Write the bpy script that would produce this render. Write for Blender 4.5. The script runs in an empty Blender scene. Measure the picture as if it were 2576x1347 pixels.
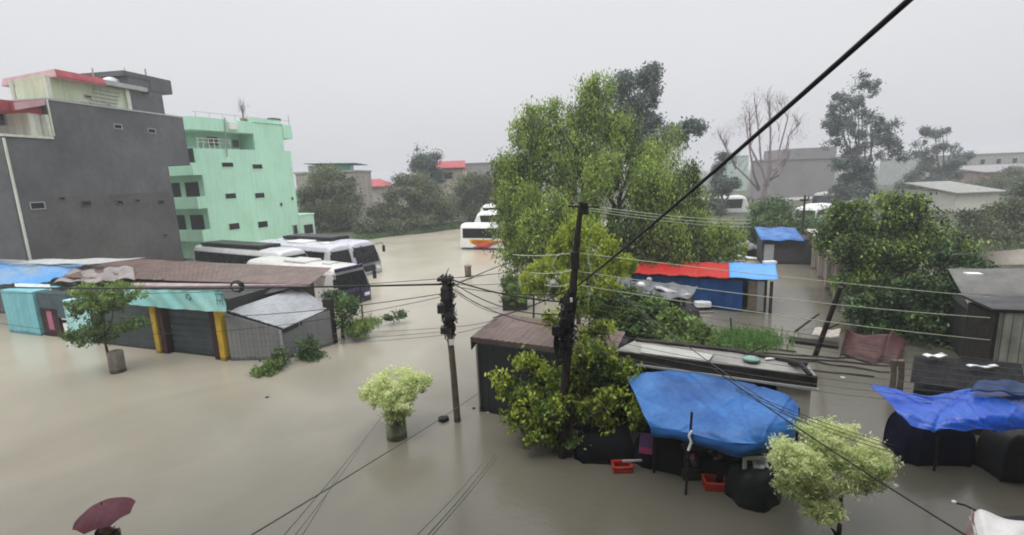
import bpy, bmesh, math, random
import numpy as np
from mathutils import Vector, Matrix
R = math.radians
# ---------------------------------------------------------------- camera
PW, PH, FOC = 2576.0, 1347.0, 1250.0
CAM_H, PITCH, ROLL = 7.3, 10.6, -2.3
CAM_M = (Matrix.Rotation(R(90 - PITCH), 4, 'X') @ Matrix.Rotation(R(ROLL), 4, 'Z'))
CAM = Vector((0, 0, CAM_H))
def ray(px, py):
    return (CAM_M.to_3x3() @ Vector(((px - PW/2)/FOC, (PH/2 - py)/FOC, -1))).normalized()
def at(px, py, z=0.0):                     # the point at height z seen in that direction
    d = ray(px, py); return CAM + d*((z - CAM_H)/d.z)
def dp(px, py, Y):                         # the point at distance Y
    d = ray(px, py); return CAM + d*(Y/d.y)
def onp(px, py, p0, n):                    # the point on the plane (p0, n)
    d = ray(px, py); return CAM + d*((p0 - CAM).dot(n)/d.dot(n))
def proj(p):
    q = CAM_M.to_3x3().transposed() @ (Vector(p) - CAM)
    return (PW/2 + FOC*q.x/-q.z, PH/2 - FOC*q.y/-q.z)
HAZE = .0016
random.seed(7); RNG = np.random.default_rng(11)
SC = bpy.context.scene
cd = bpy.data.cameras.new('camera'); cam = bpy.data.objects.new('camera', cd)
SC.collection.objects.link(cam); SC.camera = cam
cd.sensor_width = 36; cd.lens = 36*FOC/PW; cd.clip_start = .05; cd.clip_end = 3000
cam.matrix_world = Matrix.Translation(CAM) @ CAM_M
# ---------------------------------------------------------------- light
SC.view_settings.view_transform = 'Standard'; SC.view_settings.look = 'None'
SC.view_settings.exposure = 0.42; SC.view_settings.gamma = 1.0
SUN_EL, SUN_AZ = R(64), R(215)             # bright patch behind the cloud
w = bpy.data.worlds.new("World"); SC.world = w; w.use_nodes = True
nt = w.node_tree; nt.nodes.clear(); L = nt.links.new
def wn(t, **k):
    n = nt.nodes.new(t)
    for a, b in k.items(): setattr(n, a, b)
    return n
sky = wn('ShaderNodeTexSky', sky_type='NISHITA', sun_disc=False, sun_elevation=SUN_EL, sun_rotation=SUN_AZ)
sky.air_density = 1; sky.dust_density = 6
hs = wn('ShaderNodeHueSaturation'); hs.inputs['Saturation'].default_value = .12
L(sky.outputs[0], hs.inputs['Color'])
mul = wn('ShaderNodeVectorMath', operation='SCALE'); mul.inputs['Scale'].default_value = .07
L(hs.outputs[0], mul.inputs[0])
tc = wn('ShaderNodeTexCoord'); sx = wn('ShaderNodeSeparateXYZ'); L(tc.outputs['Generated'], sx.inputs[0])
rp = wn('ShaderNodeValToRGB'); L(sx.outputs['Z'], rp.inputs[0])
e = rp.color_ramp.elements
e[0].position = 0.0; e[0].color = (.53, .535, .565, 1)
e[1].position = 1.0; e[1].color = (2.0, 2.04, 2.1, 1)
for p_, c_ in ((.06, (.575, .58, .605, 1)), (.18, (.62, .625, .65, 1)), (.34, (.66, .67, .69, 1)), (.6, (1.3, 1.33, 1.38, 1))):
    q_ = e.new(p_); q_.color = c_
cl = wn('ShaderNodeTexNoise'); cl.inputs['Scale'].default_value = 1.6; cl.inputs['Detail'].default_value = 4
mpn = wn('ShaderNodeMapping'); mpn.inputs['Scale'].default_value = (1, 1, 3); L(tc.outputs['Generated'], mpn.inputs[0]); L(mpn.outputs[0], cl.inputs[0])
cm = wn('ShaderNodeMapRange'); cm.inputs[3].default_value = .93; cm.inputs[4].default_value = 1.05; L(cl.outputs[0], cm.inputs[0])
ml = wn('ShaderNodeVectorMath', operation='SCALE'); L(rp.outputs[0], ml.inputs[0]); L(cm.outputs[0], ml.inputs['Scale'])
mx = wn('ShaderNodeMix', data_type='RGBA'); mx.inputs[0].default_value = .88
L(mul.outputs[0], mx.inputs[6]); L(ml.outputs[0], mx.inputs[7])
bg = wn('ShaderNodeBackground'); bg.inputs[1].default_value = 1.0; L(mx.outputs[2], bg.inputs[0])
wo = wn('ShaderNodeOutputWorld'); L(bg.outputs[0], wo.inputs[0])
ld = bpy.data.lights.new('sun', 'SUN'); ld.energy = .75; ld.angle = R(25); ld.color = (1, .97, .93)
lo = bpy.data.objects.new('sun', ld); SC.collection.objects.link(lo)
lo.rotation_euler = (R(90) - SUN_EL, 0, R(180) - SUN_AZ + R(0))
cy = SC.cycles
cy.max_bounces = 6; cy.diffuse_bounces = 3; cy.glossy_bounces = 3; cy.transmission_bounces = 4; cy.transparent_max_bounces = 6
cy.volume_bounces = 0; cy.use_denoising = True; cy.filter_width = 1.9; cy.caustics_reflective = False; cy.caustics_refractive = False

# ---------------------------------------------------------------- materials
MATS = {}
def mat(name, col, rough=.8, var=.18, scale=2.0, bump=.0, streak=0.0, spec=.3, metal=0.0, col2=None, wave=None, bscale=None, coat=0, trans=0):
    """painted/weathered surface: base colour broken by noise, rain streaks and a little relief"""
    if name in MATS: return MATS[name]
    m = bpy.data.materials.new(name); m.use_nodes = True; t = m.node_tree; ns = t.nodes; l = t.links.new
    b = ns['Principled BSDF']; b.inputs['Roughness'].default_value = rough
    b.inputs['Specular IOR Level'].default_value = spec; b.inputs['Metallic'].default_value = metal
    if coat: b.inputs['Coat Weight'].default_value = coat; b.inputs['Coat Roughness'].default_value = .15
    if trans: b.inputs['Subsurface Weight'].default_value = 0
    g = ns.new('ShaderNodeNewGeometry')
    def noise(sc, det=5, mapping=None):
        n = ns.new('ShaderNodeTexNoise'); n.inputs['Scale'].default_value = sc; n.inputs['Detail'].default_value = det
        src = g.outputs['Position']
        if mapping:
            mp = ns.new('ShaderNodeMapping'); mp.inputs['Scale'].default_value = mapping; l(src, mp.inputs[0]); src = mp.outputs[0]
        l(src, n.inputs['Vector']); return n.outputs[0]
    def rng(src, a, c, lo=.3, hi=.7):
        r = ns.new('ShaderNodeMapRange'); r.inputs[1].default_value = lo; r.inputs[2].default_value = hi
        r.inputs[3].default_value = a; r.inputs[4].default_value = c; l(src, r.inputs[0]); return r.outputs[0]
    c2 = col2 or tuple(c*(1-2.2*var) if 1-2.2*var > 0 else c*.1 for c in col)
    mxn = ns.new('ShaderNodeMix'); mxn.data_type = 'RGBA'
    mxn.inputs[6].default_value = (*col, 1); mxn.inputs[7].default_value = (*c2, 1)
    l(rng(noise(scale), 0, 1 if col2 else .8, .38, .72), mxn.inputs[0]); out = mxn.outputs[2]
    fine = ns.new('ShaderNodeVectorMath'); fine.operation = 'SCALE'
    l(out, fine.inputs[0]); l(rng(noise(scale*9, 3), 1-var*.6, 1+var*.4), fine.inputs['Scale']); out = fine.outputs[0]
    if streak:
        s = ns.new('ShaderNodeVectorMath'); s.operation = 'SCALE'; l(out, s.inputs[0])
        l(rng(noise(1.0, 6, (5, 5, .22)), 1, 1-streak, .45, .75), s.inputs['Scale']); out = s.outputs[0]
    # tide mark: an irregular soaked band just above the flood line
    sp = ns.new('ShaderNodeSeparateXYZ'); l(g.outputs['Position'], sp.inputs[0]); ad = ns.new('ShaderNodeMath'); ad.operation = 'MULTIPLY_ADD'
    l(noise(1.7, 4), ad.inputs[0]); ad.inputs[1].default_value = -.28; l(sp.outputs['Z'], ad.inputs[2])
    td = ns.new('ShaderNodeVectorMath'); td.operation = 'SCALE'; l(out, td.inputs[0]); l(rng(ad.outputs[0], .5, 1, -.02, .03), td.inputs['Scale']); out = td.outputs[0]
    l(out, b.inputs['Base Color'])
    l(rng(noise(scale*2), max(.02, rough-.12), min(1, rough+.12)), b.inputs['Roughness'])
    if bump:
        bp = ns.new('ShaderNodeBump'); bp.inputs['Distance'].default_value = bump; bp.inputs['Strength'].default_value = .9
        l(noise(bscale or scale*6, 4), bp.inputs['Height']); l(bp.outputs[0], b.inputs['Normal'])
    MATS[name] = m; return m
def leafmat(name, a, b, c, trans=.35, rough=.45):
    """leaf colour picked per leaf between a (bright) / b / c (dark), crown light and shade put into it; a little light passes through"""
    if name in MATS: return MATS[name]
    m = bpy.data.materials.new(name); m.use_nodes = True; t = m.node_tree; ns = t.nodes; l = t.links.new; ns.clear()
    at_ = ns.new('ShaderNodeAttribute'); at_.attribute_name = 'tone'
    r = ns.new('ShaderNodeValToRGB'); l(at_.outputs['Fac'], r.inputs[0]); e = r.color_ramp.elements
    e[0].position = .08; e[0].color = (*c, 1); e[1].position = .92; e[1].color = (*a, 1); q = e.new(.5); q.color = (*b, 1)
    p = ns.new('ShaderNodeBsdfPrincipled'); p.inputs['Roughness'].default_value = rough; p.inputs['Specular IOR Level'].default_value = .4
    tr = ns.new('ShaderNodeBsdfTranslucent'); mxs = ns.new('ShaderNodeMixShader'); mxs.inputs[0].default_value = trans
    l(r.outputs[0], p.inputs['Base Color']); l(r.outputs[0], tr.inputs[0]); l(p.outputs[0], mxs.inputs[1]); l(tr.outputs[0], mxs.inputs[2])
    o = ns.new('ShaderNodeOutputMaterial'); l(mxs.outputs[0], o.inputs[0]); MATS[name] = m; return m

# ---------------------------------------------------------------- meshes
class MB:
    """collects shapes and links them as one mesh object"""
    def __init__(s, M=None): s.v = []; s.f = []; s.mi = []; s.M = M or Matrix.Identity(4); s.smooth = set()
    def add(s, vs, fs, mi=0, smooth=False):
        o = len(s.v); s.v += [s.M @ Vector(v) for v in vs]
        for f in fs:
            if smooth: s.smooth.add(len(s.f))
            s.f.append([o+i for i in f]); s.mi.append(mi)
        return s
    def box(s, x0, x1, y0, y1, z0, z1, mi=0):
        return s.add([(x0,y0,z0),(x1,y0,z0),(x1,y1,z0),(x0,y1,z0),(x0,y0,z1),(x1,y0,z1),(x1,y1,z1),(x0,y1,z1)],
            [(0,3,2,1),(4,5,6,7),(0,1,5,4),(1,2,6,5),(2,3,7,6),(3,0,4,7)], mi)
    def prism(s, pts, h, mi=0):            # pts: 3-D ring, h: thickness vector
        n = len(pts); h = Vector(h); P = [Vector(p) for p in pts]
        return s.add(P + [p+h for p in P], [tuple(range(n))[::-1], tuple(range(n, 2*n))] + [(i,(i+1)%n,n+(i+1)%n,n+i) for i in range(n)], mi)
    def tube(s, pts, r, n=8, mi=0, cap=True):
        P = [Vector(p) for p in pts]; rr = r if hasattr(r, '__len__') else [r]*len(P); vs = []; k = len(P)
        up = Vector((0,0,1)); prev = None
        for i, p in enumerate(P):
            t = (P[min(i+1,k-1)] - P[max(i-1,0)]).normalized()
            if prev is None: a = t.cross(up if abs(t.z) < .95 else Vector((1,0,0))).normalized()
            else: a = (prev - t*prev.dot(t)).normalized()
            prev = a; b = t.cross(a)
            vs += [p + (a*math.cos(2*math.pi*j/n) + b*math.sin(2*math.pi*j/n))*rr[i] for j in range(n)]
        fs = [(i*n+j, i*n+(j+1)%n, (i+1)*n+(j+1)%n, (i+1)*n+j) for i in range(k-1) for j in range(n)]
        s.add(vs, fs, mi, smooth=n > 5)
        if cap: s.add(vs[:n], [tuple(range(n))[::-1]], mi); s.add(vs[-n:], [tuple(range(n))], mi)
        return s
    def lathe(s, prof, c=(0,0,0), n=20, mi=0, smooth=True):
        vs = [(c[0]+r*math.cos(2*math.pi*j/n), c[1]+r*math.sin(2*math.pi*j/n), c[2]+z) for r, z in prof for j in range(n)]
        return s.add(vs, [(i*n+j, i*n+(j+1)%n, (i+1)*n+(j+1)%n, (i+1)*n+j) for i in range(len(prof)-1) for j in range(n)], mi, smooth)
    def grid(s, fn, nu, nv, th=.01, mi=0, smooth=True):   # curved sheet with thickness
        top = [Vector(fn(i/nu, j/nv)) for i in range(nu+1) for j in range(nv+1)]
        bot = [p - Vector((0,0,th)) for p in top]; k = nv+1; N = len(top)
        fs = []
        for i in range(nu):
            for j in range(nv):
                a = i*k+j; q = (a, a+k, a+k+1, a+1); fs.append(q); fs.append(tuple(N+x for x in q[::-1]))
        for j in range(nv): fs.append((j, j+1, N+j+1, N+j)); a = nu*k+j; fs.append((a+1, a, N+a, N+a+1))
        for i in range(nu): a = i*k; fs.append((a+k, a, N+a, N+a+k)); a = i*k+nv; fs.append((a, a+k, N+a+k, N+a))
        return s.add(top+bot, fs, mi, smooth)
    def build(s, name, mats, parent=None, bevel=0, loc=None):
        off = Vector(parent['_o']) if parent is not None else Vector(loc or (0,0,0))
        inv = parent['_i'] if parent is not None and '_i' in parent else None
        me = bpy.data.meshes.new(name); me.from_pydata([v - off for v in s.v], [], s.f)
        for m in (mats if isinstance(mats, (list, tuple)) else [mats]): me.materials.append(m)
        me.polygons.foreach_set('material_index', s.mi)
        if s.smooth: me.polygons.foreach_set('use_smooth', [i in s.smooth for i in range(len(s.f))])
        if s.smooth or bevel: me.shade_smooth() if False else None
        bm = bmesh.new(); bm.from_mesh(me); bmesh.ops.recalc_face_normals(bm, faces=bm.faces[:]) if len(s.f) < 6000 else None; bm.to_mesh(me); bm.free()
        me.update(); o = bpy.data.objects.new(name, me); SC.collection.objects.link(o)
        if parent is not None: o.parent = parent; o['_o'] = parent['_o']; 
        else: o.location = off; o['_o'] = tuple(off)
        if bevel:
            b = o.modifiers.new('bevel', 'BEVEL'); b.width = bevel; b.segments = 2; b.limit_method = 'ANGLE'
        return o
def tag(o, label=None, cat=None, group=None, kind=None):
    if label: o['label'] = label
    if cat: o['category'] = cat
    if group: o['group'] = group
    if kind: o['kind'] = kind
    return o
def sub(o):                               # lets a part carry sub-parts (children share its origin)
    return o
def thing(name, label, cat, loc=(0,0,0), group=None):
    o = bpy.data.objects.new(name, None); SC.collection.objects.link(o); o.empty_display_size = .3
    o.location = loc; o['_o'] = tuple(loc); return tag(o, label, cat, group)
def clone(o, off, label=None, parent=None, rotz=0):
    c = o.copy(); SC.collection.objects.link(c)
    if parent is not None: c.parent = parent
    else:
        c.location = Vector(o.location) + Vector(off); c.rotation_euler.z += rotz
        if label: c['label'] = label
    for ch in list(o.children): clone(ch, off, parent=c)
    return c
def frame(p0, p1, out=1):
    """local frame: x along p0->p1, y towards the viewer's side (out), z up"""
    p0 = Vector((p0[0], p0[1], 0)); p1 = Vector((p1[0], p1[1], 0)); u = (p1-p0).normalized(); v = Vector((u.y, -u.x, 0))*out
    M = Matrix(((u.x, v.x, 0, p0.x), (u.y, v.y, 0, p0.y), (0, 0, 1, 0), (0, 0, 0, 1))); return M
def onf(M, px, py, y=0):                  # local (x, z) of what pixel shows on the frame's wall plane
    n = Vector((M[0][1], M[1][1], 0)); p0 = M @ Vector((0, y, 0)); q = M.inverted() @ onp(px, py, p0, n); return q.x, q.z
def vz(px, py, p):                        # height of what the pixel shows above ground point p
    d = ray(px, py); h = Vector((d.x, d.y)); return CAM_H + d.z*Vector((p[0], p[1])).length/h.length

# ---------------------------------------------------------------- foliage
def fast_mesh(name, V, nq, mat_, parent, tone=None, off=(0,0,0)):
    me = bpy.data.meshes.new(name); V = (V - np.array(off)).astype(np.float32)
    me.vertices.add(len(V)); me.vertices.foreach_set('co', V.ravel())
    me.loops.add(nq*4); me.loops.foreach_set('vertex_index', np.arange(nq*4, dtype=np.int32))
    me.polygons.add(nq); me.polygons.foreach_set('loop_start', np.arange(nq, dtype=np.int32)*4)
    if tone is not None:
        a = me.attributes.new('tone', 'FLOAT', 'POINT'); a.data.foreach_set('value', np.repeat(tone, 4).astype(np.float32))
    me.materials.append(mat_); me.update(calc_edges=True)
    o = bpy.data.objects.new(name, me); SC.collection.objects.link(o)
    if parent is not None: o.parent = parent; o['_o'] = parent['_o']
    return o
def norm(a): return a/np.maximum(np.linalg.norm(a, axis=1, keepdims=True), 1e-9)
def leaf_quads(P, size, aspect=.45, down=.3, jit=.35):
    n = len(P); d = RNG.normal(size=(n,3)); d[:,2] -= down*2; d = norm(d); sd = norm(np.cross(d, RNG.normal(size=(n,3))))
    s = (size*(1+jit*RNG.uniform(-1,1,size=(n,1)))); up = np.cross(d, sd)*s*.12
    V = np.stack([P - d*s*.5, P + sd*s*aspect*.5 + up, P + d*s*.5, P - sd*s*aspect*.5 + up], 1); return V.reshape(-1,3)
def blob_clumps(blobs, n, rmin=.35):
    """clump centres spread through the blobs, denser towards the outside"""
    vol = np.array([b[3]*b[4]*b[5] for b in blobs])**.75; k = RNG.choice(len(blobs), n, p=vol/vol.sum()); B = np.array(blobs)[k]
    d = norm(RNG.normal(size=(n,3))); r = (rmin**2 + (1-rmin**2)*RNG.uniform(size=(n,1)))**.5
    r *= 1 + .12*RNG.normal(size=(n,1))
    return B[:, :3] + d*r*B[:, 3:6], k, d
def crown(name, blobs, n_clump, per, rc, size, mat_, parent, aspect=.45, down=.3, rmin=.35, hang=0.0, flat=.7, tone_bias=None):
    C, k, d = blob_clumps(blobs, n_clump, rmin); tc_ = np.clip(.5 + .24*RNG.normal(size=n_clump) + .22*d[:,2], 0, 1)  # clump tops lighter and undersides darker in leaf colour
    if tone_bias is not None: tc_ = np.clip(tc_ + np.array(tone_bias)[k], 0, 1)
    i = np.repeat(np.arange(n_clump), per); sc = RNG.uniform(.55, 1.35, size=n_clump)[i][:, None]
    o = RNG.normal(size=(len(i),3))*rc*sc*.6; o[:,2] *= flat
    if hang:                                # drooping sprays: leaves strung down from the clump
        t = RNG.uniform(0, 1, size=len(i)); o *= (1 - .45*t)[:, None]
        o[:,2] -= t*hang*sc[:,0]; o[:, :2] += d[i][:, :2]*(np.sin(t*2.2)*hang*.22)[:, None]
    P = C[i] + o; tone = np.clip(tc_[i] + .13*RNG.normal(size=len(i)), 0, 1)
    P = P[P[:,2] > .03]; tone = tone[:len(P)]
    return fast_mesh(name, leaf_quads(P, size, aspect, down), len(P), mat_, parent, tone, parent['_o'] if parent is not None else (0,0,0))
def limbs(mb, base, tips, r0, split=.35, bend=.15, n=7):
    base = Vector(base); top = sum((Vector(t) for t in tips), Vector())/len(tips)
    fork = base.lerp(top, split); fork.z = base.z + (min(t[2] for t in tips)-base.z)*.5 + (top.z-base.z)*split*.4
    fork += Vector((random.uniform(-1,1), random.uniform(-1,1), 0))*bend
    mb.tube([base - Vector((0,0,.9)), base.lerp(fork, .5)+Vector((random.uniform(-.5,.5),0,0))*bend, fork], [r0*1.25, r0*.95, r0*.8], n)
    for t in tips:
        t = Vector(t); m1 = fork.lerp(t, .45) + Vector((random.uniform(-1,1), random.uniform(-1,1), random.uniform(.1,.8)))*bend*2
        mb.tube([fork, m1, t], [r0*.62, r0*.36, r0*.08], max(5, n-2), cap=False)
        for q in range(2):
            e = t + Vector((random.uniform(-1,1), random.uniform(-1,1), random.uniform(-.4,.6)))*min((t-fork).length*.3, 1.1)
            mb.tube([m1.lerp(t, .3+.3*q), m1.lerp(e, .6)+Vector((0,0,.1)), e], [r0*.25, r0*.14, r0*.04], 5, cap=False)
def boughs(blobs, n, tb=None, f=.46, spread=.72, var=.2, seed=0):
    """break each leafy mass into separate boughs sticking out of it, with gaps and shade between"""
    rr = random.Random(seed or len(blobs)); out = []; tn = []
    for i, b in enumerate(blobs):
        for k in range(n):
            a = rr.uniform(0, 6.283); z = rr.uniform(-.75, 1.0); q = math.sqrt(max(0, 1-z*z)); s = f*rr.uniform(.7, 1.25)
            out.append((b[0]+b[3]*spread*q*math.cos(a), b[1]+b[4]*spread*q*math.sin(a), b[2]+b[5]*spread*z, b[3]*s, b[4]*s, b[5]*s*.8))
            tn.append((tb[i] if tb else 0) + rr.uniform(-var, var) + .12*z)  # upper boughs get a lighter tone
    return out, tn
def tree(name, label, cat, base, blobs, leafm, trunkm, n_clump=400, per=40, rc=.6, size=.2, r0=.25, group=None, tipn=7, split=.35, crown_name='crown', nb=0, bf=.46, bs=.72, bv=.2, **k):
    t = thing(name, label, cat, base, group)
    mb = MB(); idx = sorted(range(len(blobs)), key=lambda i: -blobs[i][3]*blobs[i][5])[:tipn]
    limbs(mb, base, [tuple(blobs[i][:3]) for i in idx], r0, split, bend=r0)
    mb.build('trunk', trunkm, t)
    if nb: blobs, k['tone_bias'] = boughs(blobs, nb, k.get('tone_bias'), bf, bs, bv)
    crown(crown_name, blobs, n_clump, per, rc, size, leafm, t, **k); return t
def bl(px, py, Y, rx, rz, ry=None):       # a leafy mass seen at that pixel, at distance Y, radii in photo pixels
    p = dp(px, py, Y); d = (p-CAM).length/FOC; d = Y/FOC*1.02
    return (p.x, p.y, p.z, rx*d, (ry or rx)*d, rz*d)
# ---------------------------------------------------------------- palette
cement = mat('cement', (.130,.134,.138), .9, .2, .28, .01, .07)
cement_lo = mat('cement_patch', (.126,.125,.12), .9, .2, .35, .01, .07)
mint = mat('mint_paint', (.48,.80,.61), .75, .06, .4, .003, .14)
mint_shade = mat('mint_paint_pale', (.52,.78,.62), .8, .08, .6)
offwhite = mat('lime_wash', (.68,.70,.60), .85, .12, .8, 0, .25)
palegreen = mat('pale_green_wash', (.58,.66,.47), .85, .1, .8, 0, .2)
redroof = mat('red_roof_paint', (.40,.085,.095), .7, .18, 1.2)
pinkroof = mat('faded_red_edge', (.56,.36,.38), .7, .12, 1.2)
darkglass = mat('dark_glass', (.010,.014,.015), .2, .1, 2, spec=.35)
darkroom = mat('dark_interior', (.012,.012,.013), .9, .2, 2)  # near-black stands in for unlit depth; also colours the low black roof
whitepaint = mat('white_paint', (.78,.78,.76), .35, .05, 1.5, 0, .08)
greytrim = mat('grey_trim', (.4,.41,.42), .7, .1, 2)
black = mat('black_rubber', (.014,.014,.015), .6, .15, 4)
steel = mat('steel', (.35,.35,.35), .45, .15, 4, metal=.6)
tinbrown = mat('rusted_tin', (.165,.108,.092), .45, .2, .7, .003, .35, spec=.3, col2=(.115,.085,.075))
tingrey = mat('wet_tin', (.36,.37,.385), .4, .14, .7, .003, .2, spec=.4, col2=(.24,.25,.26))
tindark = mat('dark_tin', (.042,.041,.04), .5, .25, 1.2, .004)
wooddark = mat('wet_dark_wood', (.035,.028,.022), .8, .3, 3, .01)
woodpole = mat('pole_wood', (.16,.125,.095), .85, .25, 3, .01, .3)
woodgrey = mat('grey_wood', (.47,.47,.42), .85, .2, 2, .01, .4)
bark = mat('bark', (.10,.078,.055), .9, .3, 4, .02)
barkgrey = mat('pale_bark', (.20,.17,.16), .9, .25, 3, .02)
tarpblue = mat('blue_tarpaulin', (.035,.16,.44), .42, .28, 1.1, .05, spec=.35, col2=(.01,.07,.26), bscale=2.6)
tarproyal = mat('royal_blue_tarpaulin', (.006,.07,.50), .36, .3, 1.3, .06, spec=.45, col2=(.05,.15,.56), bscale=3)
tarpnavy = mat('navy_tarpaulin', (.008,.04,.13), .5, .2, .8, .01)
tarpsky = mat('sky_blue_tarpaulin', (.10,.33,.78), .45, .08, .8, .005)
tarpred = mat('red_tarpaulin', (.44,.022,.02), .6, .14, .6, .005, spec=.15, col2=(.38,.035,.03))
tarpfade = mat('faded_blue_sheet', (.22,.36,.52), .6, .2, 1.5, .01, col2=(.30,.31,.33))
cloth_teal = mat('teal_cloth', (.30,.66,.66), .8, .12, 1.4, .02, col2=(.42,.72,.68))
shutter = mat('shutter_grey_green', (.055,.072,.076), .6, .12, 1.2)
shed_grey = mat('shed_sheet', (.235,.24,.245), .5, .1, .8, .0, .15)
yellow = mat('yellow_paint', (.62,.40,.035), .7, .18, 2, 0, .2)
maroon = mat('maroon_paint', (.045,.016,.014), .7, .2, 2)
turq = mat('turquoise_wall', (.20,.50,.56), .8, .12, .8, 0, .3)
wallbrown = mat('dull_brick_wall', (.30,.22,.19), .9, .2, 2, .01, .3)
plasterwall = mat('old_plaster', (.46,.42,.37), .9, .16, 1, .008, .4)
fargrey = mat('far_grey_render', (.27,.255,.26), .9, .08, .4)
crate_red = mat('red_plastic', (.60,.05,.03), .4, .08, 3)
plastic_white = mat('white_plastic', (.8,.82,.82), .35, .05, 3)
cable_black = mat('cable_black', (.012,.012,.013), .5, .1, 5)
cable_grey = mat('cable_grey', (.10,.10,.095), .5, .1, 5)
cable_pale = mat('cable_pale', (.52,.56,.42), .5, .1, 5)
navy = mat('navy_paint', (.03,.03,.10), .3, .1, 2, spec=.5)
purple = mat('purple_paint', (.13,.09,.42), .35, .1, 2, spec=.5)
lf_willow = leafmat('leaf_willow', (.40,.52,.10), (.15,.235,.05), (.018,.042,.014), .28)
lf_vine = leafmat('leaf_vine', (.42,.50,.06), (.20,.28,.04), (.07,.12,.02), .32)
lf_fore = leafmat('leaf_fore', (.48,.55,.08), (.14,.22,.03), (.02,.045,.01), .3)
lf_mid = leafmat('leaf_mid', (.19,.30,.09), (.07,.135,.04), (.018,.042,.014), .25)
lf_euc = leafmat('leaf_gumtree', (.19,.24,.20), (.11,.15,.13), (.055,.08,.07), .3)  # gum grey-green, lightened so the colour carries distance haze
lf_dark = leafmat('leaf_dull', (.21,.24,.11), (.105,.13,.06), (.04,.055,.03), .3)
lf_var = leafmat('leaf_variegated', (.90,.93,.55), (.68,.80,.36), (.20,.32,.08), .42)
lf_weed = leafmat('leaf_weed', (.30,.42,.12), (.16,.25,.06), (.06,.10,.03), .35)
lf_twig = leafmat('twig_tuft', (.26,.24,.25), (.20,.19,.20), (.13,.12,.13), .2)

# ---------------------------------------------------------------- water and land
def water_mat():
    m = bpy.data.materials.new('flood_water'); m.use_nodes = True; t = m.node_tree; ns = t.nodes; l = t.links.new
    b = ns['Principled BSDF']; b.inputs['Roughness'].default_value = .11; b.inputs['IOR'].default_value = 1.42
    b.inputs['Specular IOR Level'].default_value = .5
    g = ns.new('ShaderNodeNewGeometry')
    def nz(sc, det, mp=(1,1,1), dist=0):
        a = ns.new('ShaderNodeMapping'); a.inputs['Scale'].default_value = mp; l(g.outputs['Position'], a.inputs[0])
        n = ns.new('ShaderNodeTexNoise'); n.inputs['Scale'].default_value = sc; n.inputs['Detail'].default_value = det
        n.inputs['Distortion'].default_value = dist; l(a.outputs[0], n.inputs['Vector']); return n.outputs[0]
    mxn = ns.new('ShaderNodeMix'); mxn.data_type = 'RGBA'
    mxn.inputs[6].default_value = (.44,.395,.31,1); mxn.inputs[7].default_value = (.40,.37,.29,1)
    l(nz(.13, 3, dist=.8), mxn.inputs[0])
    # near and right water darkened to paint in shade; far water keeps pale mud
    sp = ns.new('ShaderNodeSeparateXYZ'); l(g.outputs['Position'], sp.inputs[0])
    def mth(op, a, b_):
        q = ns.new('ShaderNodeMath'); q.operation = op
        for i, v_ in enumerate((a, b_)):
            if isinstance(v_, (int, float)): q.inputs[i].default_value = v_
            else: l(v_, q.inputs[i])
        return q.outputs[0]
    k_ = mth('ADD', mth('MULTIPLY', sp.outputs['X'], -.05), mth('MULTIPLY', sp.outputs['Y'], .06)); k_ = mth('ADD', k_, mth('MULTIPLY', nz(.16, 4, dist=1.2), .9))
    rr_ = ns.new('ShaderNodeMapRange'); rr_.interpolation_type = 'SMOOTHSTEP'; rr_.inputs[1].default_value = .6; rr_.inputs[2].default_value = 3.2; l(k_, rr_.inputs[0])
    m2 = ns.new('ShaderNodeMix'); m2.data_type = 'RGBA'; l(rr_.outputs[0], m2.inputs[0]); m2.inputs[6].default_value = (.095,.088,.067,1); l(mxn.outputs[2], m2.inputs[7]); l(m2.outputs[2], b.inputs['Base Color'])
    r = ns.new('ShaderNodeMapRange'); r.inputs[1].default_value = .35; r.inputs[2].default_value = .65
    r.inputs[3].default_value = .17; r.inputs[4].default_value = .27; l(nz(.25, 3), r.inputs[0]); l(r.outputs[0], b.inputs['Roughness'])
    b1 = ns.new('ShaderNodeBump'); b1.inputs['Distance'].default_value = .02; b1.inputs['Strength'].default_value = .3; l(nz(2.2, 3, (1,1.6,1), .4), b1.inputs['Height'])
    b2 = ns.new('ShaderNodeBump'); b2.inputs['Distance'].default_value = .01; b2.inputs['Strength'].default_value = .4; l(nz(11, 3, (1,1.4,1)), b2.inputs['Height']); l(b1.outputs[0], b2.inputs['Normal'])
    l(b2.outputs[0], b.inputs['Normal']); return m
mb = MB(); mb.add([(-700,-60,0),(700,-60,0),(700,900,0),(-700,900,0)], [(0,1,2,3)])
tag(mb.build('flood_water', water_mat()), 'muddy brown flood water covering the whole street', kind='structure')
soil = mat('wet_soil', (.09,.10,.055), .9, .25, .3, .02)
# land: one sheet, under water on the street, rising out of it beyond the far banks
def land_h(x, y):
    a = at(900, 606); b_ = at(1150, 577)
    t_ = (x - a.x)/(b_.x - a.x); edge = a.y + (b_.y - a.y)*max(-1.5, min(1.0, t_)) + 1.2*math.sin(x*.7)
    if x > -8: edge = 78
    if x > 22: edge = 45
    h = max(-.75, min(.55, (y - edge)*.12)); return h
mb = MB(); xs = [-700,-400,-200,-120,-90] + [(-80+4*i) for i in range(46)] + [120,200,400,700]; ys = [-60,-20,0,20,35]+[40+2.5*i for i in range(34)]+[140,200,350,600,900]
vs = [(x, y, land_h(x, y) + .05*math.sin(x*1.3+y)) for y in ys for x in xs]; k = len(xs)
mb.add(vs, [(j*k+i, j*k+i+1, (j+1)*k+i+1, (j+1)*k+i) for j in range(len(ys)-1) for i in range(k-1)], smooth=True)
tag(mb.build('ground', soil), 'grassy wet ground rising beyond the flood', kind='structure')

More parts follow.
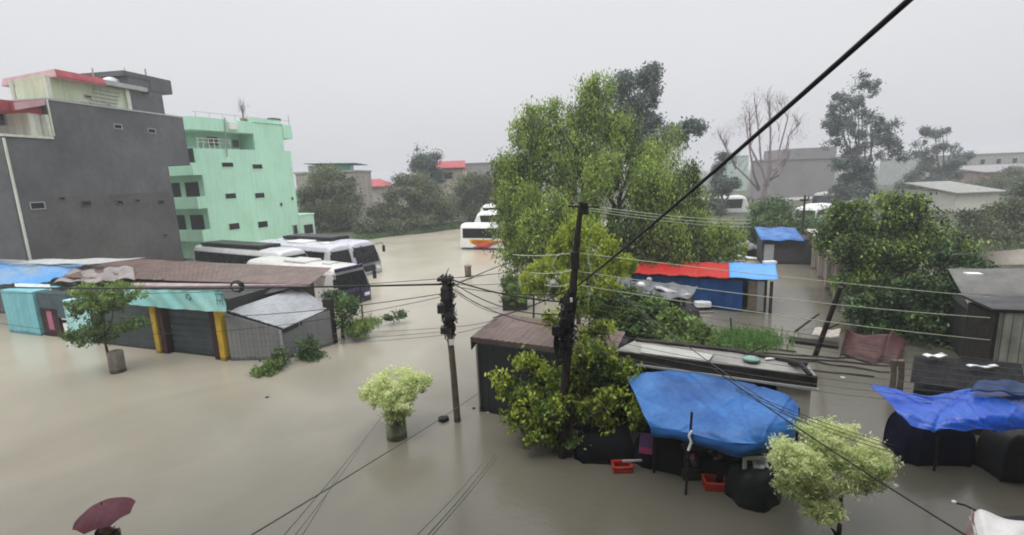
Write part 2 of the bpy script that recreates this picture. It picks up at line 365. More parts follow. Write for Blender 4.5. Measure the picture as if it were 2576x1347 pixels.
# ---------------------------------------------------------------- helpers for walls
def hole(M, x0, x1, z0, z1, name, parent, frame_m=None, glass=None, y=0.0, fr=.06, bars=0):
    """a window: recessed-looking dark pane in a raised frame, fixed to the wall plane y"""
    f = MB(M); f.box(x0-fr, x1+fr, y-.06, y+.045, z1, z1+fr); f.box(x0-fr, x1+fr, y-.06, y+.07, z0-fr, z0)
    f.box(x0-fr, x0, y-.06, y+.045, z0, z1); f.box(x1, x1+fr, y-.06, y+.045, z0, z1)
    for i in range(bars): c = x0+(x1-x0)*(i+1)/(bars+1); f.box(c-.02, c+.02, y-.05, y+.035, z0, z1)
    o = f.build(name, frame_m or greytrim, parent)
    g = MB(M); g.box(x0, x1, y-.05, y+.015, z0, z1); g.build('pane', glass or darkglass, o); return o
def px_hole(M, a, b_, name, parent, y=0.0, **k):
    x0, z1 = onf(M, a[0], a[1], y); x1, z0 = onf(M, b_[0], b_[1], y); 
    x0, x1 = sorted((x0, x1)); z0, z1 = sorted((z0, z1)); return hole(M, x0, x1, z0, z1, name, parent, y=y, **k)

# ---------------------------------------------------------------- grey four-storey building
g0 = at(112,250,13.1); g1 = at(460,297,13.1); G = frame(g0, g1); HG = 13.1
uR = onf(G, 460, 299)[0]; uL = onf(G, 3, 352)[0]; zL = onf(G, 120, 350)[1]; uR2 = onf(G, 440, 520)[0]; zN = onf(G, 445, 416)[1]
gb = thing('apartment_building', 'tall bare grey cement building with red edged roof terrace, leftmost', 'building', tuple(G @ Vector((0,-4,0))))
m = MB(G); m.box(uL, uR2, -10, 0, -1, zN); m.box(uL, uR, -10, 0, zN, zL); m.box(0, uR, -10, 0, zL, HG)
m.box(uL, uR2, -.1, .03, -1, onf(G, 300, 489)[1], 1)
zS = onf(G, 300, 489)[1]
tx0 = onf(G, 325, 222)[0]; tx1 = onf(G, 411, 260)[0]; tz = onf(G, 411, 203)[1]
m.box(tx0, tx1, -3.6, -.004, HG, tz)
m.build('wall', [cement, cement_lo], gb)
m = MB(G); so = onf(G, 375, 203)[0]; s1 = onf(G, 428, 205)[0]; sz = onf(G, 420, 236)[1]
m.box(so, s1, -3.9, .05, sz, tz+.1); m.box(tx0-.3, so, -3.9, .05, tz-.25, tz+.1); m.build('overhang', cement, gb)
m = MB(G); m.box(.0, uR, -10, .06, HG-.02, HG+.1); m.build('parapet_coping', greytrim, gb)
# penthouse
zb = onf(G, 141, 189, .5)[1]; ph = MB(G); px1 = tx0+.02; pz = onf(G, 141, 190)[1]; Dq = at(4,214,zb) - (G @ Vector((onf(G,141,189,.5)[0], .5, zb))); Dq.z = 0; Dn = Dq.normalized(); P0 = G @ Vector((.3,-.2,HG+.1)); P1 = G @ Vector((px1,-.2,HG+.1)); kk = Dq.length*.50
ph.M = Matrix.Identity(4); ph.prism([P0, P1, P1+Dn*kk*1.3, P0+Dn*kk], (0,0,zb-HG-.1)); ph.build('penthouse', palegreen, gb)
m = MB(); q_ = P0+Dn*kk*1.12; m.tube([q_, q_+Vector((0,0,zb-HG-.1))], .13, 8); m.build('porch_column', offwhite, gb)
m = MB(G); m.box(px1-.35, px1, -.24, -.02, HG+.1, pz-.1); m.box(.3, .6, -.24, -.02, HG+.1, zb); m.build('column', offwhite, gb)
# hipped skirt of the roof
rz1 = onf(G, 141, 176, .7)[1]; rx0 = -.9; rx1 = onf(G, 268, 206, .7)[0]
def skirt(m, x0, x1, y1, y0, zb, zt, inset):
    A = [(x0,y1,zb),(x1,y1,zb),(x1,y0,zb),(x0,y0,zb)]; B = [(x0+inset,y1-inset,zt),(x1-inset*.2,y1-inset,zt),(x1-inset*.2,y0+inset,zt),(x0+inset,y0+inset,zt)]
    C_ = [(p[0],p[1],zb-.16) for p in A]
    m.add(C_+A+B, [(0,3,2,1),(0,1,5,4),(1,2,6,5),(2,3,7,6),(3,0,4,7),(4,5,9,8),(5,6,10,9),(6,7,11,10),(7,4,8,11),(8,9,10,11)])
Nn = G @ Vector((onf(G,141,189,.5)[0], .5, zb)); Rr = G @ Vector((onf(G,268,212,.5)[0], .5, zb)); Tt = at(4, 214, zb); Bk = Rr + (Tt-Nn)*.9; Bb = Tt + (Rr-Nn)*.5
ringb = [Nn, Rr, Bk, Bb, Tt]; cen = sum(ringb, Vector())/5
m = MB(); lo_ = [p-Vector((0,0,.10)) for p in ringb]; hi = [p+(cen-p)*.05+Vector((0,0,.40)) for p in ringb]; n5 = 5
m.add(lo_+ringb+hi, [(4,3,2,1,0),(10,11,12,13,14)]+[(i,(i+1)%5,5+(i+1)%5,5+i) for i in range(5)]+[(5+i,5+(i+1)%5,10+(i+1)%5,10+i) for i in range(5)])
for k_, f_ in enumerate(m.f):
    if k_ in (6,11,0): m.mi[k_] = 1
m.build('terrace_roof', [redroof, pinkroof], gb)
m = MB(G); m.box(rx1, px1+1.3, -5, .3, pz-.05, pz+.25); m.build('roof_slab', greytrim, gb)
for a, b_ in (((119,211),(126,218)), ((213,240),(228,247)), ((206,258),(222,266)), ((224,259),(238,267)), ((270,264),(278,273))):
    px_hole(G, a, b_, 'window', gb, y=-.17, fr=.04)
# recessed third-floor front with its own red skirt
m = MB(G); m.box(uL, -.02, -10, -.3, HG-.9, HG-.3); u3, z3 = onf(G, 36, 268, .1); m.M = Matrix.Identity(4)
a1, a2 = G @ Vector((u3,.1,z3-.22)), G @ Vector((u3,.1,z3+.22)); b1_, b2_ = G @ Vector((0,.02,HG-.35)), G @ Vector((0,.02,HG-.02)); dv = (Tt-Nn).normalized()*8; dw = G.to_3x3() @ Vector((0,-9,0))
m.add([a1,a2,b2_,b1_,a1+dv,a2+dv,b2_+dw,b1_+dw], [(0,1,2,3)], 1); m.add([a1,a2,b2_,b1_,a1+dv,a2+dv,b2_+dw,b1_+dw], [(0,4,5,1),(1,5,6,2),(3,2,6,7),(0,3,7,4),(4,7,6,5)], 0)
m.build('balcony_roof', [redroof, pinkroof], gb)
m = MB(G); m.box(-.9, -.02, -10, -.35, zL, HG-.9); m.build('front_wall', offwhite, gb)
m = MB(G); m.box(uL, .02, -10, .1, zL, zL+.14); m.box(-.22, .0, -.3, .06, zL+.14, HG-.95); m.build('ledge', offwhite, gb)
FM = G @ Matrix.Translation((-.9,0,0)) @ Matrix.Rotation(R(-90),4,'Z')   # plane of the recessed front, x runs away from the corner
for x0 in (2.0, 4.6): hole(FM, -x0-1.3 if False else x0, x0+1.3, zL+.9, zL+2.1, 'window', gb, y=.0)
m = MB(G); m.tube([(uL+.05,.12,-.9),(uL+.05,.12,zL-.1)], .07, 8); m.tube([(.05,.1,zL+.2),(.05,.1,HG)], .05, 8); m.build('drainpipe', offwhite, gb)
for x, y, s in ((93,518,.3),(215.6,512,.24),(300,509,.17),(404,509,.2),(414,593,.14),(296,319,.22),(381,330,.24),(366,233,.2),(155,500,.12),(345,505,.15)):
    yy = .03 if 489 < y else 0
    u, z = onf(G, x, y); hole(G, u-s*1.3, u+s*1.3, z-s*.6, z+s*.6, 'vent_opening', gb, y=yy, fr=.05, frame_m=greytrim if x in (93,296,381) else cement, glass=darkroom)
m = MB(G); u, z = onf(G, 250, 186); m.tube([(u,-.5,HG),(u,-.5,z+.4)], .05, 6); m.tube([(tx1-.6,-.6,tz),(tx1-.6,-.6,tz+.75)], .06, 6); m.tube([(tx0+.5,-.6,tz),(tx0+.5,-.6,tz+.5)], .03, 6)
m.build('rooftop_pipe', greytrim, gb)
m = MB(G); m.lathe([(0,0),(.55,.05),(.55,.45),(.2,.6),(0,.62)], (tx0-.2,-1.2,pz+.25), 14); m.build('rooftop_tank', whitepaint, gb)
m = MB(G); u, z = onf(G, 255, 235, -.2)
for i in range(7): m.box(u-1.0+.1*i, u+1.0+.1*i, -.19, -.10, HG+.15+.25*i, HG+.2+.25*i)
m.build('stair_rail', greytrim, gb)
# white neighbour with brown balconies
wp = dp(22, 500, 37); Wm = frame((wp.x-7, wp.y+2.0), (wp.x+.3, wp.y+1.6))
wb = thing('shophouse', 'white house with brown banded balconies at the left edge', 'building', (wp.x-3, wp.y+2, 0))
m = MB(Wm); m.box(0, 7.3, -7, 0, -1, 11); m.build('wall', offwhite, wb)
m = MB(Wm)
for i in range(4): z = .9 + i*.62; m.box(3, 7.5, .0, 1.0, z, z+.26)
m.build('balcony', wallbrown, wb)
m = MB(Wm); m.box(3, 7.4, -.02, .25, 3.5, 4.2); m.box(3, 7.4, -.02, .6, 7.2, 7.4); m.build('canopy', tindark, wb)
for z in (4.6, 7.7): hole(Wm, 4.6, 6.2, z, z+1.5, 'window', wb)

# ---------------------------------------------------------------- mint green building
e0 = dp(503,400,49); e1 = dp(743,470,59.5); E_ = frame(e0, e1)
eg = thing('apartment_building', 'mint green painted apartment block with small slit windows', 'building', tuple(E_ @ Vector((3,-4,0))))
uE = onf(E_, 742, 470)[0]; zA = onf(E_, 560, 375)[1]; zB = onf(E_, 722, 388)[1]; zT = onf(E_, 680, 330)[1]+.0; xT = onf(E_, 640, 360)[0]; xT1 = onf(E_, 714, 365)[0]
m = MB(E_); m.box(0, uE, -9, 0, -1, zA); m.box(xT, xT1, -5, -.003, zA, zT+1.2); m.build('wall', mint, eg)
m = MB(E_); m.box(xT1-.05, uE, -8.6, -.01, zA, zB+.3); m.build('rear_parapet', mint_shade, eg)
zc0 = onf(E_, 640, 337)[1]; zc1 = onf(E_, 640, 308)[1]; xc = onf(E_, 733, 335)[0]; zc2 = onf(E_, 725, 350)[1]
m = MB(E_); m.box(-.6, xT-.01, -10, .12, zc0, zc1); m.box(xT-.01, xT1+.02, -6, .1, zT+.9, zc1); m.box(xT1+.02, xc, -6, .12, zc2, zc1); m.build('roof_band', mint, eg)
m = MB(E_); m.box(1.4, xT-.02, -8.5, -2.2, zA, zc0); m.build('terrace_wall', mint_shade, eg)
for a, b_ in (((520,345),(548,366)), ((584,353),(600,370))): px_hole(E_, a, b_, 'window', eg, y=-2.2, bars=2)
m = MB(E_); m.box(0, 3.6, -.14, .02, zA+.55, zA+.6); m.box(0, 3.6, -.14, .02, zA+.9, zA+.95)
for i in range(7): m.box(i*.58, i*.58+.05, -.1, -.02, zA, zA+.9)
m.build('terrace_rail', offwhite, eg)
for cx_, cyy, hw, hh in ((572,415,15,5.5),(647,419.5,13,5.5),(580,493.5,14,5.5),(653,492,12.5,5.5),(589,570,14,6),(661,565,13,6),(735,500,3,3.5),(707,515,3.5,4)):
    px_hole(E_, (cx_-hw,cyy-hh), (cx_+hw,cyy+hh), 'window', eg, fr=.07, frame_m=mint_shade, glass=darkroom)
# shaded front with balcony slabs
FE = E_ @ Matrix.Rotation(R(-90),4,'Z')      # x to the left along the front, y outwards (towards the camera)
FE = E_ @ Matrix(((0,-1,0,0),(-1,0,0,0),(0,0,1,0),(0,0,0,1)))
m = MB(FE)
for z in (2.2, 5.4, 8.6): m.box(.0, 8.5, .0, .9, z-.15, z+.15); m.box(.0, 8.5, .78, .9, z+.15, z+1.0); m.box(0, .12, 0, .78, z+.15, z+1.0)
m.build('balcony', mint, eg)
for z in (2.8, 6.0, 9.2):
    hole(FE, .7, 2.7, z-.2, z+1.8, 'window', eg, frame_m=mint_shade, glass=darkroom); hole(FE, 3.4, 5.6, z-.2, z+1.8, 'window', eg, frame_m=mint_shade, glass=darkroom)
xX1 = onf(E_, 790, 560)[0]; zX = onf(E_, 770, 542)[1]
m = MB(E_); m.box(uE+.0, xX1, -5, .06, -1, zX); m.box(uE-.02, xX1+.1, -5.1, .14, zX, zX+.18); m.build('annex', mint_shade, eg)
for a, b_ in (((764,567),(788,586)), ((737,568),(749,588))): px_hole(E_, a, b_, 'window', eg, y=.06)
m = MB(E_); u, z = onf(E_, 587, 322, .3); m.box(u-.5, u+.5, -.3, .4, z-.2, z+.6); m.build('water_tank', whitepaint, eg, bevel=.05)
u, z = onf(E_, 567, 295, .3); u2, z2 = onf(E_, 573, 395, .3); m = MB(E_); m.tube([(u2,.2,z2),(u,.2,z)], .05, 6)
u, z = onf(E_, 731, 303, 0)
for i in range(9): m.tube([(.3+i*(xc-.4)/8.,-.1,zc1),(.3+i*(xc-.4)/8.,-.1,zc1+.55)], .025, 4)
m.tube([(0,-.1,zc1+.5),(xc,-.1,zc1+.5)], .025, 4); m.tube([(xc-.1,-.1,zc1),(xc-.1,-.1,zc1+1.2)], .035, 5); m.build('rooftop_railing', steel, eg)
m = MB(E_); u, z = onf(E_, 690, 315); m.box(u-.9, u+1.2, -1.4, -.4, zc1, zc1+.4); m.box(u+.2, u+1.5, -1.2, -.5, zc1+.4, zc1+.75); m.build('rooftop_clutter', tindark, eg)
pt_ = E_ @ Vector((onf(E_, 626, 300)[0], -.8, zc1))
t = thing('potted_tree', 'small leafless dry tree in a pot on the mint green roof', 'tree', tuple(pt_))
m = MB(); m.lathe([(0,0),(.28,0),(.36,.4),(.3,.4),(0,.36)], tuple(pt_), 10); m.build('pot', wallbrown, t)
m = MB(); m.tube([pt_+Vector((0,0,.3)), pt_+Vector((.03,0,1.2))], [.09,.06], 6)
for i in range(16):
    a = i*2.4; q = pt_ + Vector((.02,0,.8+.04*i)); tip = q + Vector((math.cos(a)*.3, math.sin(a)*.3, .75+.03*i)); m.tube([q, q.lerp(tip,.5)+Vector((math.cos(a)*.1,0,0)), tip], [.03,.02,.01], 4, cap=False)
m.build('trunk', barkgrey, t)
crown('twig_crown', [(pt_.x,pt_.y,pt_.z+1.4,.4,.4,.65),(pt_.x+.8,pt_.y,pt_.z+1.8,.35,.2,.2)], 20, 12, .22, .16, lf_twig, t, aspect=.12)
# ---------------------------------------------------------------- distant buildings
def house(name, label, px0, px1, pyb, Y, depth, ztop, wallm, roofm=None, roof='flat', rise=1.2, wins=(), parts=True, yaw=0.0, zb=-1):
    a = dp(px0, pyb, Y); b_ = dp(px1, pyb, Y + yaw); M = frame((a.x,a.y), (b_.x,b_.y))
    W_ = (Vector((b_.x,b_.y))-Vector((a.x,a.y))).length
    t = thing(name, label, 'building', tuple(M @ Vector((W_/2,-depth/2,0))))
    m = MB(M); m.box(0, W_, -depth, 0, zb, ztop); m.build('wall', wallm, t)
    if roof == 'hip':
        m = MB(M); o = .7; m.add([(-o,o,ztop),(W_+o,o,ztop),(W_+o,-depth-o,ztop),(-o,-depth-o,ztop),(-o,o,ztop-.18),(W_+o,o,ztop-.18),(W_+o,-depth-o,ztop-.18),(-o,-depth-o,ztop-.18),
            (W_*.3,-depth/2,ztop+rise),(W_*.7,-depth/2,ztop+rise)], [(0,1,9,8),(1,2,9),(2,3,8,9),(3,0,8),(4,7,6,5),(0,4,5,1),(1,5,6,2),(2,6,7,3),(3,7,4,0)]); m.build('roof', roofm, t)
    elif roof == 'shed':
        m = MB(M); m.prism([(-.5,.6,ztop-.2),(W_+.5,.6,ztop-.2),(W_+.5,-depth,ztop+rise),(-.5,-depth,ztop+rise)], (0,0,.12)); m.build('roof', roofm, t)
    else:
        m = MB(M); m.box(-.15, W_+.15, -depth-.1, .15, ztop, ztop+.25); m.build('parapet', roofm or wallm, t)
    for (x0, x1, z0, z1) in wins: hole(M, x0*W_, x1*W_, z0, z1, 'window', t, fr=.09)
    return t, M, W_
t, M, W_ = house('house', 'hazy grey brown house with green tin roof behind the dull tree', 745, 893, 460, 74, 9, 8.6, plasterwall, wins=((.1,.25,5,6.4),(.6,.78,5.2,6.6)))
m = MB(M); m.prism([(1.6,.4,9.95),(W_+.5,.4,9.75),(W_+.5,-6,9.6),(1.6,-6,9.8)], (0,0,.1)); m.box(W_*.62,W_,.0,.12,8.6,9.7); m.build('roof', mat('green_tin', (.10,.27,.22), .6), t)
m = MB(M)
for x in (2.2, 5.2, W_-.2): m.box(x-.08, x+.08, .0, .16, 8.8, 9.4)
m.box(1.9, 4.4, -3, -.2, 8.85, 9.7); m.build('roof_post', greytrim, t)
house('house', 'low red roofed house far left of the round trees', 903, 965, 470, 105, 8, 6.0, plasterwall, redroof, 'hip', 1.5)
t, M, W_ = house('villa', 'cream house with red roof edge and one square window above the trees', 1092, 1168, 460, 92, 8, 8.6, mat('cream_wall', (.62,.54,.44), .85), redroof, 'flat', wins=((.36,.62,7.0,8.1),))
m = MB(M); m.prism([(-.6,.8,8.85),(W_+.4,.8,8.85),(W_+.2,-2,10.1),(.4,-2,10.1)], (0,0,.1)); m.build('roof', redroof, t)
house('house', 'grey flat house behind the red roofed villa', 1172, 1275, 460, 108, 10, 9.8, fargrey, wins=((.2,.3,7,8.2),(.5,.6,7,8.2)))
house('hut', 'small pale plastered hut half hidden by trees on the far bank', 1140, 1180, 540, 82, 4, 3.2, mat('pinkish_plaster', (.50,.40,.36), .9), tindark, 'shed', .9, wins=((.15,.4,.8,2.0),))
# grey rendered building on the right, white lower floor
t, M, W_ = house('apartment_building', 'distant grey windowless building with white lower floor beside the gum tree', 1957, 2095, 500, 92, 11, 7.9, fargrey, wins=())
m = MB(M); m.box(W_*.25, W_+.0, -11, -.01, 8.15, 9.9); m.build('upper_wall', fargrey, t)
zq = onf(M, 2000, 497)[1]; m = MB(M); m.box(-.1, W_+.1, -.2, .12, -1, zq); m.build('lower_wall', whitepaint, t)
px_hole(M, (2036,502), (2062,518), 'window', t, y=.12); px_hole(M, (1984,503), (1994,514), 'window', t, y=.12)
house('house', 'pale hazy block behind the leaning cable between the trees', 1848, 1880, 470, 135, 9, 9.6, mat('hazy_green_render', (.45,.55,.5), .9))
# houses at the far right
house('house', 'long grey house on the hazy skyline at the right edge', 2440, 2640, 450, 120, 10, 7.5, mat('far_buff', (.36,.35,.32), .9), wins=((.1,.16,5.2,6.4),(.3,.36,5.2,6.4),(.5,.56,5.2,6.4)))
house('house', 'pinkish brown house under the skyline at the right edge', 2470, 2660, 480, 98, 9, 4.2, mat('pink_brown', (.36,.25,.23), .9), fargrey, 'shed', 1.0, wins=((.1,.2,2.2,3.4),(.4,.5,2.2,3.4)))
house('house', 'pale walled house with grey pitched roof right of the gum trees', 2405, 2512, 500, 62, 8, 3.0, mat('pale_wall', (.62,.60,.54), .9, .1), mat('grey_tiles', (.30,.30,.28), .8), 'shed', .9)
house('house', 'pale grey house peeping between the two gum trees', 2268, 2320, 450, 128, 8, 7.4, mat('grey_green_render', (.42,.46,.44), .9))
# ---------------------------------------------------------------- distant trees
def far_tree(label, blobs, base, lm, bk=bark, n=260, per=46, rc=.9, size=.34, r0=.3, name='tree', group='hazy trees beyond the flood', **k):
    k.setdefault('nb', 6); return tree(name, label, 'tree', tuple(base), blobs, lm, bk, n, per, rc, size, r0, group, **k)
def gp(px, Y): p = dp(px, 560, Y); return Vector((p.x, p.y, .2))
far_tree('dull olive rounded tree beside the mint green block', [bl(828,480,70,52,48),bl(815,530,70,50,50),bl(862,530,69,42,55),bl(830,440,71,32,18),bl(780,500,70,26,30),bl(850,575,69,50,28),bl(872,480,70,26,30)], gp(835,70), lf_dark, n=420)
far_tree('wide green tree in the middle of the far bank', [bl(1010,520,72,58,45),bl(1065,485,72,45,42),bl(1030,455,73,35,25),bl(1090,535,71,48,40),bl(975,545,71,40,32),bl(1120,500,72,30,40),bl(1040,560,70,70,22)], gp(1040,72), lf_dark, n=460)
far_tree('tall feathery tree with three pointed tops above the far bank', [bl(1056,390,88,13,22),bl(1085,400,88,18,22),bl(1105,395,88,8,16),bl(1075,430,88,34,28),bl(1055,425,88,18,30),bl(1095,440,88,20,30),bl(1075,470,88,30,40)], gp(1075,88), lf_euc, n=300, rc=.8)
far_tree('dark green tree in front of the red roofed villa', [bl(1190,470,76,42,35),bl(1215,505,76,35,40),bl(1165,500,77,24,40),bl(1205,545,75,45,25),bl(1235,480,77,20,30)], gp(1195,76), lf_dark, n=340)
far_tree('low round shrub by the far bank left of the parked coach', [bl(930,575,66,30,18),bl(965,572,66,30,16),bl(1000,575,67,30,12)], gp(950,66), lf_dark, n=160)
# far bank grass
def strip(name, label, pts, n, size, lm, h=.5, kind='stuff'):
    P = []; 
    for _ in range(n):
        k_ = random.random()*(len(pts)-1); i = int(k_); f = k_-i; a, b_ = pts[i], pts[i+1]
        P.append((a[0]+(b_[0]-a[0])*f+random.gauss(0,.5), a[1]+(b_[1]-a[1])*f+random.uniform(0,5.0), random.uniform(.0,h)))
    P = np.array(P); tone = np.clip(.55+.2*RNG.normal(size=n), 0, 1)
    o = fast_mesh(name, leaf_quads(P, size, .2, -1.5), n, lm, None, tone); return tag(o, label, kind=kind)
bk_ = [at(898,607), at(950,600), at(1000,592), at(1060,585), at(1120,580), at(1150,577)]
strip('grass', 'green grass on the far bank of the flood', bk_, 9000, .5, lf_mid)
# gum trees on the right
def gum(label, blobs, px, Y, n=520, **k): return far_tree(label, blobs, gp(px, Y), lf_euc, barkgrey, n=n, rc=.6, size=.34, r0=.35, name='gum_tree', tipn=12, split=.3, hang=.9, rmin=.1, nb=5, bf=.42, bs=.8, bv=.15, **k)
gum('tall grey green gum tree at right with ragged open top', [bl(2170,200,74,22,22),bl(2200,225,74,18,30),bl(2135,235,74,26,22),bl(2110,275,74,24,28),bl(2085,300,74,16,22),bl(2160,270,74,34,30),bl(2195,290,74,20,30),bl(2130,320,74,40,30),
    bl(2180,335,74,34,34),bl(2225,320,73,20,26),bl(2245,300,73,16,10),bl(2100,345,74,26,18),bl(2160,385,73,50,30),bl(2220,370,73,34,32),bl(2255,385,73,22,14),bl(2130,430,72,50,34),bl(2200,440,72,56,36),bl(2120,490,71,45,36),bl(2190,500,71,60,34)], 2165, 74, n=640)
gum('smaller gum tree with separate round tufts at right', [bl(2350,325,92,26,12),bl(2372,335,92,18,18),bl(2310,355,92,12,16),bl(2345,365,92,24,18),bl(2408,365,92,16,22),bl(2425,385,92,20,14),bl(2310,385,92,14,10),bl(2375,395,92,36,18),bl(2350,430,91,48,26),
    bl(2395,425,91,28,20),bl(2330,470,90,50,30),bl(2380,480,90,44,34),bl(2300,450,90,30,24)], 2360, 92, n=520)
far_tree('hazy grey green tree mass at the right edge below the skyline houses', [bl(2500,465,88,50,24),bl(2560,450,88,50,28),bl(2600,480,87,50,30),bl(2450,480,86,36,20),bl(2540,500,84,60,22)], gp(2520,88), lf_dark, n=330)
gum('dark gum tree rising behind the big willow', [bl(1640,175,54,20,22),bl(1622,200,54,18,24),bl(1575,195,54,24,18),bl(1560,225,54,20,20),bl(1640,225,54,18,34),bl(1600,255,54,30,26),bl(1625,275,54,22,30),bl(1575,275,54,24,22),bl(1600,320,54,34,30),bl(1735,310,52,26,10),bl(1710,325,52,22,14),
    bl(1680,335,52,26,22),bl(1650,310,53,26,26),bl(1620,370,53,50,40)], 1600, 54, n=560)
gum('slim hazy tree between the willow and the bare tree', [bl(1818,400,70,12,22),bl(1808,440,70,20,24),bl(1835,455,70,16,16),bl(1808,490,70,22,26),bl(1800,530,70,26,26)], 1812, 70, n=200)
# bare tree
bp_ = gp(1918, 70); t = thing('bare_tree', 'leafless pinkish tree with fine upright branches against the sky', 'tree', tuple(bp_))
m = MB(); sc_ = 70/FOC
def P_(px, py): return dp(px, py, 70)
trk = [bp_-Vector((0,0,1)), P_(1922,500), P_(1925,470)]; m.tube(trk, [.5,.4,.25], 8)
tuft = []
for pts in ([(1925,470),(1912,420),(1910,340),(1905,245)], [(1925,470),(1940,430),(1946,340),(1945,250)], [(1925,470),(1948,430),(1958,380),(1972,300),(1968,255)], [(1915,480),(1890,455),(1860,420),(1838,390)],
        [(1925,470),(1925,420),(1930,330),(1932,240)], [(1930,465),(1955,440),(1970,420),(1992,395)], [(1918,478),(1895,440),(1880,370),(1878,300)], [(1860,425),(1835,380),(1815,335)], [(1940,430),(1965,400),(1990,340),(2005,310)],[(1912,420),(1896,370),(1890,280)]):
    Q = [P_(*p) + Vector((0,random.uniform(-1,1),0)) for p in pts]; m.tube(Q, [.15*(1-i/(len(Q)))**1.1+.03 for i in range(len(Q))], 5, cap=False)
    for i in range(14):
        a = Q[-2].lerp(Q[-1], random.random()) if i % 2 else Q[1].lerp(Q[-1], random.random()); d = Vector((random.uniform(-.7,.7), random.uniform(-.7,.7), random.uniform(.6,1.8)))
        m.tube([a, a+d*.6+Vector((0,0,.2)), a+d*1.2], [.05,.03,.015], 4, cap=False)
    tuft.append(Q[-1])
m.build('trunk', mat('bare_bark', (.26,.21,.22), .9, .2, 3), t)
B = [(q.x,q.y,q.z-.2,1.5,1.5,1.3) for q in tuft] + [(*P_(1845,325),1.5,1.2,1.6),(*P_(1868,310),1.2,1.2,1.8),(*P_(1988,300),1.2,1,1.5),(*P_(2010,345),1.5,1.2,1.1)]
crown('twig_crown', B, 170, 16, .7, .42, lf_twig, t, aspect=.05, down=-.8, rmin=.1)
